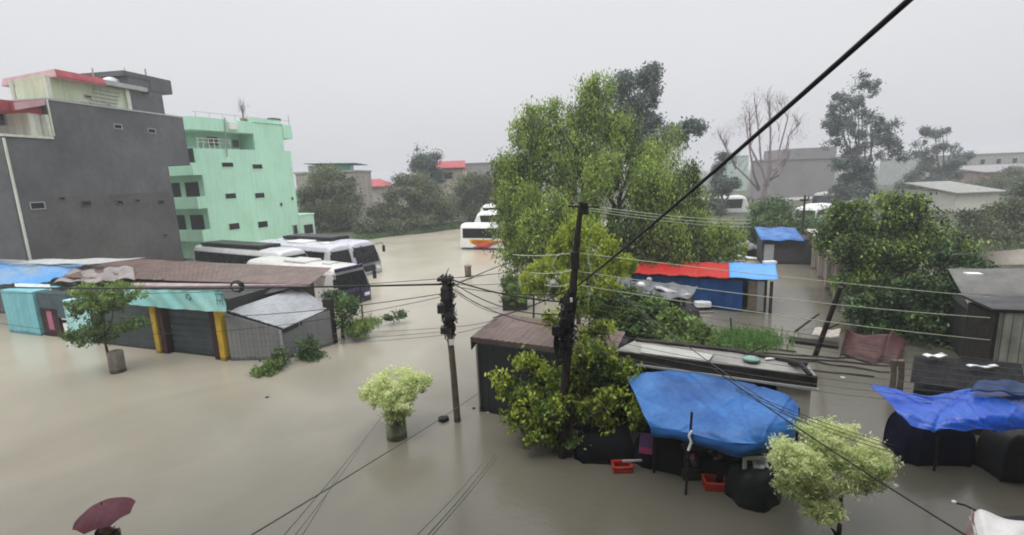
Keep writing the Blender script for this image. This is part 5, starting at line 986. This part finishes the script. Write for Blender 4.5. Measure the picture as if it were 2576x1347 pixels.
m.box(q.x-.5,q.x+.5,q.y+.1,q.y+.7,zt,zt+.03); m.build('frame', tindark, t)
m = MB(); rr_ = random.Random(3)
for i in range(26):
    x = q.x-.42+rr_.random()*.8; y = q.y+.2+rr_.random()*.35; z = .25+rr_.random()*(zt-.5); m.lathe([(0,-.08),(.07,-.06),(.09,0),(.06,.07),(0,.08)], (x,y,z), 8, rr_.choice([0,1,2]))
m.build('packets', [mat('packet_grey', (.32,.30,.32), .4), mat('packet_rose', (.30,.13,.17), .4), mat('packet_dark', (.07,.08,.09), .4)], t)
# white table top and the dark covered cart
q = Vector((dp(1895,1170,9.9).x, 9.9, 0)); zt = vz(1895,1150,(q.x,q.y)); t = thing('plastic_table', 'small white plastic table frame at the right under the blue tarpaulin', 'table', (q.x,q.y,0))
m = MB(); m.box(q.x-.22,q.x+.30,q.y-.05,q.y+.0,zt-.04,zt+.02); m.box(q.x-.24,q.x-.17,q.y-.06,q.y,zt-.28,zt+.02); m.box(q.x-.22,q.x+.30,q.y+.35,q.y+.4,zt-.04,zt+.02); m.box(q.x-.22,q.x-.17,q.y-.001,q.y+.351,zt-.035,zt+.015); m.box(q.x+.25,q.x+.30,q.y-.001,q.y+.351,zt-.035,zt+.015); m.build('frame', plastic_white, t)
m = MB(); m.prism([(q.x-.05,q.y-.12,zt-.2),(q.x+.3,q.y-.14,zt-.24),(q.x+.33,q.y+.1,zt-.16),(q.x+.02,q.y+.1,zt-.13)], (0,0,.03)); m.build('papers', mat('mixed_papers', (.5,.55,.58), .6, .3, 12), t)
q = at(1925,1290)
def cart(u, v):
    a = u*2*math.pi; r = .50*(1+.10*math.sin(3*a+1)+.05*math.sin(7*a)); s_ = [1.0,1.02,1.0,.9,.72,.0][min(5,int(v*5+.001))]; z = [-.4,.1,.45,.68,.78,.8][min(5,int(v*5+.001))]
    return Vector((q.x+math.cos(a)*r*s_*1.15, q.y+.55+math.sin(a)*r*s_, z+.04*math.sin(5*a)))
vs = [cart(i/28, j/5) for j in range(6) for i in range(28)]; m = MB(); m.add(vs, [(j*28+i, j*28+(i+1)%28, (j+1)*28+(i+1)%28, (j+1)*28+i) for j in range(5) for i in range(28)], smooth=True)
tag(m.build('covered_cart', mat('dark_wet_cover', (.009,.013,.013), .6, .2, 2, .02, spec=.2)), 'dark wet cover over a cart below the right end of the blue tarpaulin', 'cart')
# ---------------------------------------------------------------- foreground tree round the pole
fb = at(1430,1150); FT = [bl(1330,920,13,50,30),bl(1300,975,12.8,45,36),bl(1380,960,12.6,55,45),bl(1350,1020,12.5,70,44),bl(1440,930,12.8,60,50),bl(1500,900,13,50,40),bl(1520,950,12.6,60,44),bl(1560,1000,11.5,50,44),bl(1600,1040,11.2,34,38),bl(1450,1000,12.3,60,40),
     bl(1340,1065,12.2,50,28),bl(1400,1080,12.2,40,22),bl(1520,1030,12.3,40,36),bl(1480,850,13.2,22,40),bl(1495,815,13.3,18,26),bl(1260,935,12.9,20,8),bl(1585,925,12.6,40,12),bl(1625,960,12.5,20,10),bl(1395,820,13.8,16,22),bl(1612,1075,11,20,16),bl(1500,765,13.2,24,26),bl(1520,830,13.2,30,26),bl(1470,740,12.6,24,24),bl(1490,880,12.3,40,30),bl(1400,790,13.6,18,18),bl(1560,910,12,30,22),bl(1470,900,12,30,60),bl(1390,1000,11.9,40,60)]
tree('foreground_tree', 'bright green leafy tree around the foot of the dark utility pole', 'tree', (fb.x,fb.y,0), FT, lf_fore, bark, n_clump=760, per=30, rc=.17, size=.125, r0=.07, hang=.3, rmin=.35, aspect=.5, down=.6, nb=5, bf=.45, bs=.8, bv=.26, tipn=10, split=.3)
q = at(1450,1120); weed('small leafy sprig on the water by the tree foot', [bl(1452,1112,11.8,22,9)], 10, (q.x,q.y,0), lf_weed)
# ---------------------------------------------------------------- variegated ornamental trees
vt = at(999,1100)
t = thing('ornamental_tree', 'small round cream and green tree in a mossy tree guard', 'tree', (vt.x,vt.y,0))
m = MB(); m.tube([(vt.x,vt.y,-.6),(vt.x+.02,vt.y,.6),(vt.x,vt.y+.05,1.1)], [.09,.07,.05], 7); m.build('trunk', bark, t)
crown('crown', [bl(1000,960,13.6,64,34),bl(955,985,13.5,42,34),bl(1040,965,13.7,40,24),bl(1065,955,13.8,24,20),bl(995,1000,13.2,56,34),bl(925,985,13.6,20,22),bl(1000,1030,13.0,36,24)], 480, 34, .10, .085, lf_var, t, rmin=.75, aspect=.32, down=0, tone_bias=[.2]*7)
m = MB(); m.M = Matrix.Translation((vt.x,vt.y,0))
m.lathe([(.29,-.8),(.29,.0),(.28,.70),(.24,.72),(.24,-.8)], n=18); tag(m.build('tree_guard', mat('mossy_guard', (.22,.23,.16), .9, .3, 3, .02, .5, col2=(.10,.12,.06)), None), 'mossy concrete tree guard around the small cream and green tree', 'tree guard')
vs2 = at(2110,1345)
t = thing('ornamental_tree', 'large cream and green clipped tree in two lobes, nearest at lower right', 'tree', (vs2.x,vs2.y,0))
Yv = vs2.y
m = MB(); tops = [dp(2120,1250,Yv+.05), dp(2020,1230,Yv-.1)]; m.tube([(vs2.x,vs2.y,-.7),(vs2.x,vs2.y,.25),tuple(dp(2118,1200,Yv))], [.05,.045,.03], 7)
q2 = dp(2010,1180,Yv-.15); m.tube([(vs2.x,vs2.y,-.1),tuple(dp(2060,1270,Yv)),tuple(q2)], [.03,.025,.02], 6, cap=False); m.build('trunk', bark, t)
crown('crown', [bl(2130,1130,Yv+.15,85,55),bl(2180,1165,Yv+.1,50,55),bl(2070,1095,Yv+.2,55,34),bl(2120,1190,Yv+.1,70,40),bl(2195,1205,Yv+.1,32,28)], 330, 46, .105, .085, lf_var, t, rmin=.72, aspect=.26, down=0, tone_bias=[.2]*5)
crown('crown', [bl(2000,1160,Yv-.15,62,46),bl(1975,1130,Yv-.1,40,26),bl(2040,1190,Yv-.15,50,44),bl(2000,1215,Yv-.2,44,38),bl(2065,1275,Yv-.25,50,38),bl(2030,1250,Yv-.2,36,26)], 330, 46, .10, .085, lf_var, t, rmin=.7, aspect=.24, down=0, tone_bias=[.2]*6)
# ---------------------------------------------------------------- royal blue tarpaulin at right
c2 = [[at(2190,969,2.3), at(2250,978,2.25), at(2330,992,2.2), at(2450,975,2.35), at(2560,984,2.35), at(2720,990,2.3)],
      [at(2225,1003,2.15), at(2290,1015,2.1), at(2370,1010,2.15), at(2460,1005,2.25), at(2570,1010,2.25), at(2720,1020,2.2)],
      [at(2262,1040,2.0), at(2320,1050,2.0), at(2390,1050,2.05), at(2480,1050,2.1), at(2580,1050,2.1), at(2720,1055,2.1)],
      [at(2300,1073,1.85), at(2360,1079,1.86), at(2430,1081,1.88), at(2500,1081,1.9), at(2590,1077,1.9), at(2720,1080,1.9)]]
m = MB(); m.grid(tarpf(c2, .035), 130, 36, .006); tag(m.build('tarpaulin_awning', tarproyal), 'royal blue tarpaulin with a pointed left corner at the right edge', 'tarpaulin')
m = MB(); m.grid(lambda u, v: at(2440,985,2.4).lerp(at(2580,1000,2.4),u).lerp(at(2455,960,2.5).lerp(at(2600,968,2.5),u),v)+Vector((0,0,.07*math.sin(u*3.1)+.02*math.sin(u*14))), 20, 10, .02); tag(m.build('rolled_tarpaulin', tarpnavy), 'dark blue bundle lying behind the royal blue tarpaulin', 'tarpaulin')
for px, lb in ((2350,'thin pole under the pointed side of the royal blue tarpaulin'),(2560,'thin pole under the royal blue tarpaulin near the right edge')):
    q = at(px,1185); m = MB(); m.tube([(q.x,q.y,-.6),(q.x,q.y,1.9)], .03, 6); tag(m.build('awning_pole', cable_black), lb, 'pole')
q = at(2392,1185); m = lump((q.x-.8,q.y+.25),(q.x+.75,q.y+.1),1.1,1.05,.3,.03); tag(m.build('stall_table', mat('navy_cloth', (.004,.005,.02), .9, spec=.1)), 'very dark navy covered stall table under the royal blue tarpaulin', 'stall')  # dark blue box enlarged to fill in the shade under the tarpaulin
q = at(2560,1215); m = lump((q.x-.35,q.y),(q.x+1.2,q.y-.1),.85,1.15,.3,.05); tag(m.build('stall_cupboard', black), 'black covered cupboard in the shade at the right edge', 'cupboard')  # black box likewise widened to blacken the shaded space
# white sheeted rickshaw/cart corner
q = at(2460,1330,.55)
def sheet(u, v):
    p = at(2440,1278,.95).lerp(at(2640,1330,1.0),u).lerp(at(2470,1420,.8).lerp(at(2700,1440,.8),u),v); p.z += .10*math.sin(math.pi*v)+.03*math.sin(u*10+v*6) - .18*max(0,.12-u)/.12; return p
m = MB(); m.grid(sheet, 30, 20, .02); t = thing('covered_cart', 'cart with handlebar under a white sheet in the bottom right corner', 'cart', (q.x+.3,q.y,0)); m.build('white_sheet', mat('white_sheet', (.74,.72,.70), .5, .1, 2, .01), t)
def side(u, v):
    a = at(2440,1278,.95).lerp(at(2470,1420,.8),u); a.z -= v*.5+.02; a.x += .02-.05*v; return a
G_ = [side(i/12,j/6)+Vector((.02*math.sin(i*1.7+j),0,0)) for i in range(13) for j in range(7)]; m = MB(); m.add(G_+[p+Vector((.02,0,0)) for p in G_], [(i*7+j,(i+1)*7+j,(i+1)*7+j+1,i*7+j+1) for i in range(12) for j in range(6)]+[(91+i*7+j,91+i*7+j+1,91+(i+1)*7+j+1,91+(i+1)*7+j) for i in range(12) for j in range(6)]); m.build('side_curtain', mat('rosy_cloth', (.50,.36,.33), .7, .2, 3), t)
m = MB(); a = at(2400,1265,.9); b_ = at(2455,1285,.85); m.tube([a, a.lerp(b_,.5)+Vector((0,0,.03)), b_], .018, 6); m.build('handlebar', black, t)
m = MB(); m.lathe([(0,-.02),(.035,0),(.04,.03),(0,.05)], tuple(a), 10); m.build('lamp', plastic_white, t)
m = MB(); m.box(q.x+.1,q.x+1.2,q.y-.5,q.y+.1,-.6,.7); m.build('body', black, t)
# small floating things
for nm, px, py, s_, mm, lb in (('floating_rubbish',2254,1222,.05,plastic_white,'tiny white scrap floating right of the large ornamental tree'),('floating_rubbish',1766,1365,.06,plastic_white,'small white scrap floating below the dark awning pole'),('floating_rubbish',1328,1005,.07,black,'small dark scrap by the kiosk wall'),
      ('floating_rubbish',1228,1038,.05,plastic_white,'white scrap floating at the foot of the kiosk corner'),('floating_rubbish',672,1000,.06,wooddark,'small dark scrap in the open water below the weeds'),('floating_rubbish',2120,950,.07,plastic_white,'white scrap floating right of the slab roof'),('floating_rubbish',1192,1028,.05,wooddark,'small dark scrap between the pole and the kiosk')):
    q = at(px, py); m = MB(); m.lathe([(0,-.03),(s_,-.02),(s_*1.2,.01),(s_*.4,.03),(0,.03)], (q.x,q.y,0), 7, smooth=False); tag(m.build(nm, mm), lb, 'scrap', 'scraps floating on the flood')
q = at(1116,1058); m = MB(); m.prism([(q.x-.17,q.y-.04,-.03),(q.x+.02,q.y-.17,-.03),(q.x+.17,q.y-.02,-.03),(q.x+.14,q.y+.12,-.03),(q.x-.08,q.y+.15,-.03),(q.x-.16,q.y+.08,-.03)], (0,0,.13)); tag(m.build('floating_sack', mat('wet_black_sack', (.03,.026,.024), .7, .3, 6, .02), bevel=.03), 'dark sack lump in the water left of the tangled pole', 'sack')
for a, b_, dpt, hh, lb in ((at(1448,1168),at(1600,1172),1.0,.7,'dark covered lump filling in shade right of the tall pole foot'),(at(1590,1170),at(1735,1205),.8,.85,'black lump added as shade left of the awning pole'),(at(1725,1200),at(1900,1235),.7,.5,'low black lump added as shade between the glass counter and the covered cart')):  # dark lumps put in to blacken the space under the tarpaulin
    tag(lump(a, b_, dpt, hh).build('shade_lump', mat('shade_black', (.008,.009,.010), .85, .3, 2, .02, spec=.12)), lb, 'stall')
# ---------------------------------------------------------------- poles
p1 = at(1152,1060); p1t = Vector((p1.x-.12,p1.y,vz(1131,694,(p1.x,p1.y)))); z1 = p1t.z
t = thing('utility_pole', 'wooden pole with a thick black tangle of cables at its top', 'pole', (p1.x,p1.y,0))
m = MB(); m.tube([(p1.x,p1.y,-.8),(p1.x-.04,p1.y,1.6),p1t], [.11,.095,.09], 10); m.build('pole', woodpole, t)
rt = random.Random(5)
def tangle(c, zlo, zhi, n, rmax, par, ax=(0,0)):
    m = MB()
    for i in range(n):
        z = rt.uniform(zlo, zhi); r = rt.uniform(.06, rmax); a0 = rt.uniform(0,6.28); w_ = rt.uniform(.4,1.6); f = (z-zlo)/(zhi-zlo); cx_, cy_ = c[0]+ax[0]*f, c[1]+ax[1]*f
        P = []
        for k in range(9):
            a = a0+k/8*rt.uniform(3,6.2); P.append((cx_+math.cos(a)*r*(1+.25*math.sin(k*2+i)), cy_+math.sin(a)*r*.7, z+math.sin(k/8*math.pi*w_)*rt.uniform(-.45,.25)*(1 if i%3 else .4)))
        m.tube(P, rt.uniform(.008,.02), 4, cap=False)
    return m
tangle((p1.x-.06,p1.y), z1-1.3, z1-.05, 70, .22, t).build('cable_tangle', cable_black, t); tangle((p1.x-.06,p1.y), z1-1.9, z1-1.25, 26, .17, t).build('cable_tangle', cable_black, t)
for zz, w_, h_, dx in ((z1-.5,.12,.34,.0),(z1-.95,.13,.26,-.12),(z1-1.15,.11,.22,.08),(z1-1.6,.10,.2,-.1),(z1-.08,.2,.10,.0)):
    m = MB(); m.box(p1t.x+dx-w_,p1t.x+dx+w_,p1.y-.16,p1.y+.1,zz-h_/2,zz+h_/2); m.build('junction_box', tindark, t, bevel=.01)
m = MB(); m.box(p1.x-.1,p1.x+.04,p1.y-.125,p1.y-.1,z1-2.05,z1-1.88); m.build('label_plate', plastic_white, t)
p2 = at(1412,1150); p2t = dp(1462,508,p2.y); mid = dp(1440,740,p2.y)
t = thing('utility_pole', 'tall dark utility pole rising out of the bright green tree', 'pole', (p2.x,p2.y,0))
m = MB(); m.tube([(p2.x,p2.y,-.8), dp(1418,1000,p2.y), mid, dp(1452,600,p2.y), p2t], [.12,.115,.10,.075,.055], 10); m.build('pole', wooddark, t)
m = MB(); a = dp(1446,655,p2.y); m.box(a.x-.10,a.x+.10,a.y-.1,a.y+.1,a.z-.22,a.z+.22); m.build('bracket', wooddark, t, bevel=.02)
m = MB(); a = dp(1466,523,p2.y); m.box(a.x-.07,a.x+.12,a.y-.1,a.y+.1,a.z-.16,a.z+.12); m.tube([a+Vector((-.35,0,.05)),a+Vector((.4,0,.0))], .025, 5); m.build('insulator', wooddark, t)
za_, zb_ = dp(1425,900,p2.y).z, dp(1436,740,p2.y).z
tangle((dp(1420,820,p2.y).x,p2.y), za_, zb_, 60, .26, t, ax=(.12,0)).build('cable_tangle', cable_black, t)
m = MB(); a = dp(1405,865,p2.y-.1)
for i in range(6): m.tube([a+Vector((.11*math.cos(k*.8),0,.42*math.sin(k*.8)+.04*i))+Vector((.02*i,.02*i,0)) for k in range(9)], .02, 5, cap=False)
m.build('cable_coil', cable_black, t)
for px, py in ((1398,830),(1430,770),(1432,800)):
    a = dp(px,py,p2.y-.12); m = MB(); m.box(a.x-.10,a.x+.10,a.y-.08,a.y+.06,a.z-.13,a.z+.11); m.build('junction_box', black, t, bevel=.02)
m = MB(); a = dp(1437,757,p2.y-.16); m.box(a.x-.03,a.x+.03,a.y-.02,a.y+.02,a.z-.07,a.z+.07); m.build('fuse', plastic_white, t)
# ---------------------------------------------------------------- cables
def cable(label, A, B, r=.012, sag=.1, mm=cable_black, n=24, group='overhead cables', via=None):
    A, B = Vector(A), Vector(B); P = [A.lerp(B, i/n) for i in range(n+1)]
    for i, p in enumerate(P): f = i/n; p.z -= sag*4*f*(1-f)
    m = MB(); m.tube(P, r, 6); return tag(m.build('overhead_cable', mm), label, 'cable', group)
top2 = dp(1455,718,p2.y)
cable('thick black cable rising from the tall pole to the top right', top2, dp(2330,-38,3.4), .022, .05)
cable('black cable continuing from the tall pole down left to the kiosk roof', top2, dp(1240,800,15.5), .018, .08)
for i, (a, b_, s_) in enumerate((((1445,636),(2490,748),.05),((1445,682),(2490,800),.12),((1445,716),(2490,856),.1))):
    cable(['upper pale wire from the tall pole to the plank shed','middle pale wire from the tall pole to the plank shed','lower pale wire from the tall pole to the plank shed'][i], dp(*a,p2.y), dp(b_[0],b_[1],14.4), .011, s_, cable_pale)
for i, (a, b_) in enumerate((((1445,637),(1290,641)),((1440,682),(1335,686)),((1436,716),(1370,717)))):
    cable(['upper pale wire running left from the tall pole','middle pale wire running left from the tall pole','short lowest pale wire left of the tall pole'][i], dp(*a,p2.y), dp(*b_,17), .013, .05, cable_pale)
m = MB(); m.tube([dp(x_,y_,p2.y-.05) for x_, y_ in ((1418,637),(1400,645),(1390,668),(1398,682),(1412,690),(1425,680),(1445,682))], .012, 5, cap=False); m.tube([dp(x_,y_,p2.y-.05) for x_, y_ in ((1478,637),(1482,665),(1490,690),(1500,712))], .012, 5, cap=False)
tag(m.build('drop_loop', cable_pale), 'pale wire loops hanging beside the tall pole', 'cable')
cable('thin pale service wire slanting from the young tree to the blue tarpaulin', dp(1505,695,p2.y), dp(2010,1062,8.9), .010, .12, cable_grey)
cable('dark service wire crossing the ornamental tree to the bottom right corner', dp(1790,925,9.6), dp(2450,1360,5.2), .012, .06)
for i in range(3): cable(['upper','middle','lower'][i]+' thin dark wire over the crown of the large ornamental tree', dp(1850,975+4*i,9.2), dp(2250,1122+9*i,7.3), .006, .05+.02*i)
# main bundle to the left from the tangled pole
cT = dp(1135,715,p1.y)
cable('thick cable bundle running left from the tangled pole above the brown roof', cT, dp(-60,722,20), .030, .10)
cable('cable just above the thick bundle left of the tangled pole', dp(1130,700,p1.y), dp(-60,735,21), .010, .25)
cable('cable sagging from the tangled pole to the black post', dp(1120,738,p1.y), dp(560,797,18.6), .013, .12)
cable('thin cable passing low across the shop shutters', dp(1120,745,p1.y), dp(-60,803,20.5), .009, .9)
for i, (a, b_) in enumerate((((1125,824),(600,840)),((1125,834),(600,858)),((1125,843),(590,872)))):
    cable(['upper','middle','lower'][i]+' faint wire between the tangled pole and the metal shed', dp(*a,p1.y), dp(*b_,19.0), .007, .1, cable_grey)
coil = dp(595,722,16.9); m = MB()
for i in range(7): m.tube([coil+Vector(((.17+.012*i)*math.cos(k*.7), .02*i-.06, (.15+.01*i)*math.sin(k*.7))) for k in range(10)], .02, 5, cap=False)
tag(m.build('cable_coil', cable_black), 'coil of black cable hanging on the thick bundle', 'cable coil')
# from the tangled pole to the right
for i, (a, b_, Yb, r_, s_) in enumerate((((1140,705),(1425,760),p2.y,.022,.12),((1140,712),(1425,790),p2.y,.014,.3),((1140,720),(1425,740),p2.y,.010,.1),((1140,728),(1420,822),p2.y,.012,.25),((1140,700),(1540,640),19,.010,.1),
     ((1145,735),(1262,790),16.8,.008,.12),((1145,725),(1255,775),16.9,.008,.2),((1150,822),(1262,800),16.5,.008,.05),((1150,838),(1255,806),16.5,.008,.05),((1140,720),(1300,655),24,.016,-.05),((1142,712),(1230,690),26,.010,.0),((1140,716),(1340,700),22,.010,.12))):
    cable(['thickest cable between the two utility poles','second cable between the two utility poles','straight thin cable between the two utility poles','lowest sagging cable between the two utility poles','thin cable rising right to the young tree','short wire from the tangled pole to the kiosk roof corner',
        'sagging short wire from the tangled pole to the kiosk roof','upper faint wire onto the kiosk roof edge','lower faint wire onto the kiosk roof edge','dark cable rising right over the open water','short wire over the drum like post','thin wire passing over the dark planter'][i], dp(*a,p1.y), dp(b_[0],b_[1],Yb), r_, s_)
# foreground drop wires towards the camera's building
for i, (a, Ya, b_, Yb, r_) in enumerate((((1203,990),14.4,(600,1366),3.6,.008),((975,1030),13.2,(690,1375),4.2,.006),((920,1105),11.5,(720,1375),4.2,.005),((850,1190),9,(745,1370),4.3,.006),((1245,1145),9.5,(1050,1375),3.8,.007),((1215,1165),9,(1020,1375),3.8,.005),((1250,1150),9.4,(1062,1375),3.8,.006))):
    cable(['long thin wire from the kiosk down to the bottom left','thin wire leaving the mossy tree guard down left','thin wire crossing the long one left of centre','short dark wire nearest the crossing at lower left','left strand of the pair at bottom centre','faint separate strand left of the bottom centre pair','right strand of the pair at bottom centre'][i], dp(*a,Ya), dp(*b_,Yb), r_, .04, cable_grey, group='drop wires towards the viewer')
# thin parallel wires at right
for i in range(9):
    ya = 735+i*17; yb = 905+i*14
    cable('thin dark wire, number %s from the top of the fan right of the tall pole' % ['one','two','three','four','five','six','seven','eight','nine'][i], dp(1450,ya,p2.y), dp(2600,yb+15,9.5), .006, .12+.02*i, cable_grey, group='fan of thin wires at right')
for i in range(3): cable(['top','middle','bottom'][i]+' pale wire from the tip of the tall pole into the willow', dp(1466,516+6*i,p2.y), dp(1890,553+9*i,26), .012, .12, cable_pale)
# ---------------------------------------------------------------- person under an umbrella
pc = at(264,1288,1.2); px_, py_ = pc.x+.05, pc.y-.10
t = thing('person', 'person in black wading through the flood under an umbrella', 'person', (px_,py_,-.6))
J = {'pel':(0,0,.32),'sp':(0,0,.55),'ch':(0,-.01,.78),'nk':(0,.0,.92),'hd':(.0,.02,1.03),'ht':(0,.02,1.13),'ls':(-.17,0,.84),'rs':(.17,0,.84),'le':(-.22,.10,.62),'re':(.24,-.04,.58),'lh':(-.10,.22,.74),'rh':(.25,.05,.36),
     'lk':(-.1,.05,-.08),'rk':(.1,-.10,-.06),'lf':(-.1,.02,-.5),'rf':(.1,-.2,-.48),'lt':(-.1,.18,-.55),'rt':(.1,-.02,-.55),'lhip':(-.09,0,.25),'rhip':(.09,0,.25)}
E2 = [('pel','sp'),('sp','ch'),('ch','nk'),('nk','hd'),('hd','ht'),('ch','ls'),('ch','rs'),('ls','le'),('rs','re'),('le','lh'),('re','rh'),('pel','lhip'),('pel','rhip'),('lhip','lk'),('rhip','rk'),('lk','lf'),('rk','rf'),('lf','lt'),('rf','rt')]
RAD = {'pel':.14,'sp':.13,'ch':.15,'nk':.055,'hd':.095,'ht':.085,'ls':.065,'rs':.065,'le':.045,'re':.045,'lh':.032,'rh':.032,'lk':.06,'rk':.06,'lf':.042,'rf':.042,'lt':.035,'rt':.035,'lhip':.10,'rhip':.10}
def skin(name, keys, grow, mm, par):
    ks = list(keys); me = bpy.data.meshes.new(name); me.from_pydata([J[k] for k in ks], [(ks.index(a), ks.index(b)) for a, b in E2 if a in ks and b in ks], [])
    o = bpy.data.objects.new(name, me); SC.collection.objects.link(o); o.parent = par; o.location = (0,0,.6); me.materials.append(mm)
    s = o.modifiers.new('skin', 'SKIN'); s.use_smooth_shade = True
    for i, k in enumerate(ks): me.skin_vertices[0].data[i].radius = (RAD[k]*grow, RAD[k]*grow)
    me.skin_vertices[0].data[0].use_root = True; b = o.modifiers.new('subdivision', 'SUBSURF'); b.levels = b.render_levels = 2; return o
skin('body', list(J), 1.0, mat('skin', (.25,.14,.09), .6), t)
skin('jacket', ['pel','sp','ch','ls','rs','le','re'], 1.14, mat('black_jacket', (.012,.012,.014), .7), t)
skin('trousers', ['pel','lhip','rhip','lk','rk','lf','rf'], 1.12, mat('black_trousers', (.015,.015,.018), .8), t)
m = MB(Matrix.Translation((px_,py_-.005,1.1))); m.lathe([(.10,-.10),(.115,-.02),(.11,.05),(.07,.10),(0,.115)], n=14); m.build('hair', black, t)
lh = Vector((px_-.10,py_+.22,.14+.6))
for k in range(5):
    a = -.6+.3*k; m = MB(); b0_ = lh+Vector((.012*k-.02,.0,.0)); m.tube([b0_, b0_+Vector((.0,.03,.012*(k-2)+.0)), b0_+Vector((.02,.045,.012*(k-2)))], [.010,.009,.007], 6)
    m.build('finger', MATS['skin'], t)
# umbrella tilted over the shoulder
uc = Vector((pc.x-.03, pc.y, 1.36)); RM = Matrix.Translation(uc) @ Matrix.Rotation(R(3),4,'X') @ Matrix.Rotation(R(-2),4,'Y')
t = thing('umbrella', 'open dark maroon umbrella in the bottom left corner', 'umbrella', tuple(uc))
N_ = 8; Ru = .49; m = MB(RM)
def um(a, r): 
    seg = a/(2*math.pi)*N_; f = seg-math.floor(seg); sc = 1-.055*math.sin(math.pi*f)*r; return Vector((math.cos(a)*Ru*r*sc, math.sin(a)*Ru*r*sc, .0-.235*r*r*(1-.14*math.sin(math.pi*f))))
na, nr = 64, 10; top = [um(2*math.pi*i/na, j/nr) for j in range(1,nr+1) for i in range(na)]; apex = Vector((0,0,0))
for dz, flip in ((0,0),(-.006,1)):
    vs = [Vector((0,0,dz))]+[p+Vector((0,0,dz)) for p in top]; fs = [(0,1+i,1+(i+1)%na) for i in range(na)]+[(1+j*na+i,1+(j+1)*na+i,1+(j+1)*na+(i+1)%na,1+j*na+(i+1)%na) for j in range(nr-1) for i in range(na)]; m.add(vs, fs, smooth=True)
m.build('canopy', mat('maroon_cloth', (.085,.013,.026), .5, .18, 3, spec=.25, col2=(.05,.008,.014)), t)
for i in range(8):
    m = MB(RM); a = 2*math.pi*i/N_; m.tube([um(a+1e-4, r_/6)-Vector((0,0,.012)) for r_ in range(7)], .005, 4); m.build('rib', steel, t)
m = MB(RM); m.tube([(0,0,.06),(0,0,-.62)], .009, 6); m.build('shaft', black, t)
# ---------------------------------------------------------------- rain haze
mh = bpy.data.materials.new('rain_haze'); mh.use_nodes = True; ns = mh.node_tree.nodes; ns.clear(); pv = ns.new('ShaderNodeVolumePrincipled'); pv.inputs['Color'].default_value = (.93,.94,.97,1); pv.inputs['Density'].default_value = HAZE
oo = ns.new('ShaderNodeOutputMaterial'); mh.node_tree.links.new(pv.outputs[0], oo.inputs['Volume'])
m = MB(); m.box(-701, 701, -61, 901, -2, 19); ho = m.build('haze', mh); tag(ho, 'pale rain haze over the whole town', kind='stuff')
# the viewer's own long building and its neighbour, behind and beside the camera: unseen, added to keep the sky off the near water
own = mat('unseen_block_plaster', (.20,.19,.17), .9, .15, 1, 0, .3)
m = MB(); m.box(-32, 14, -9, -1.0, -1, 21); m.box(-32, 10.4, -.99, 1.6, 10.2, 10.4)  # tall block and overhead slab, unseen, shaped to darken the near water
t = thing('apartment_building', 'unseen plastered building the street is seen from, sized to shade the near water', 'building', (-9,-5,0)); m.build('wall', own, t)
for i in range(14):
    for z in (1.0, 4.2, 7.4, 13.6, 16.8):
        if z == 7.4 and i in (8, 9): continue
        m = MB(); m.box(-30.6+i*3.1, -29.0+i*3.1, -1.05, -.96, z+.3, z+1.9); m.build('window', darkglass, t)
m = MB(); m.box(10.9, 22, -.8, 9, -1, 15.5); t = thing('apartment_building', 'unseen plastered building added right of the viewer to shade the near water', 'building', (17,4,0)); m.build('wall', own, t)
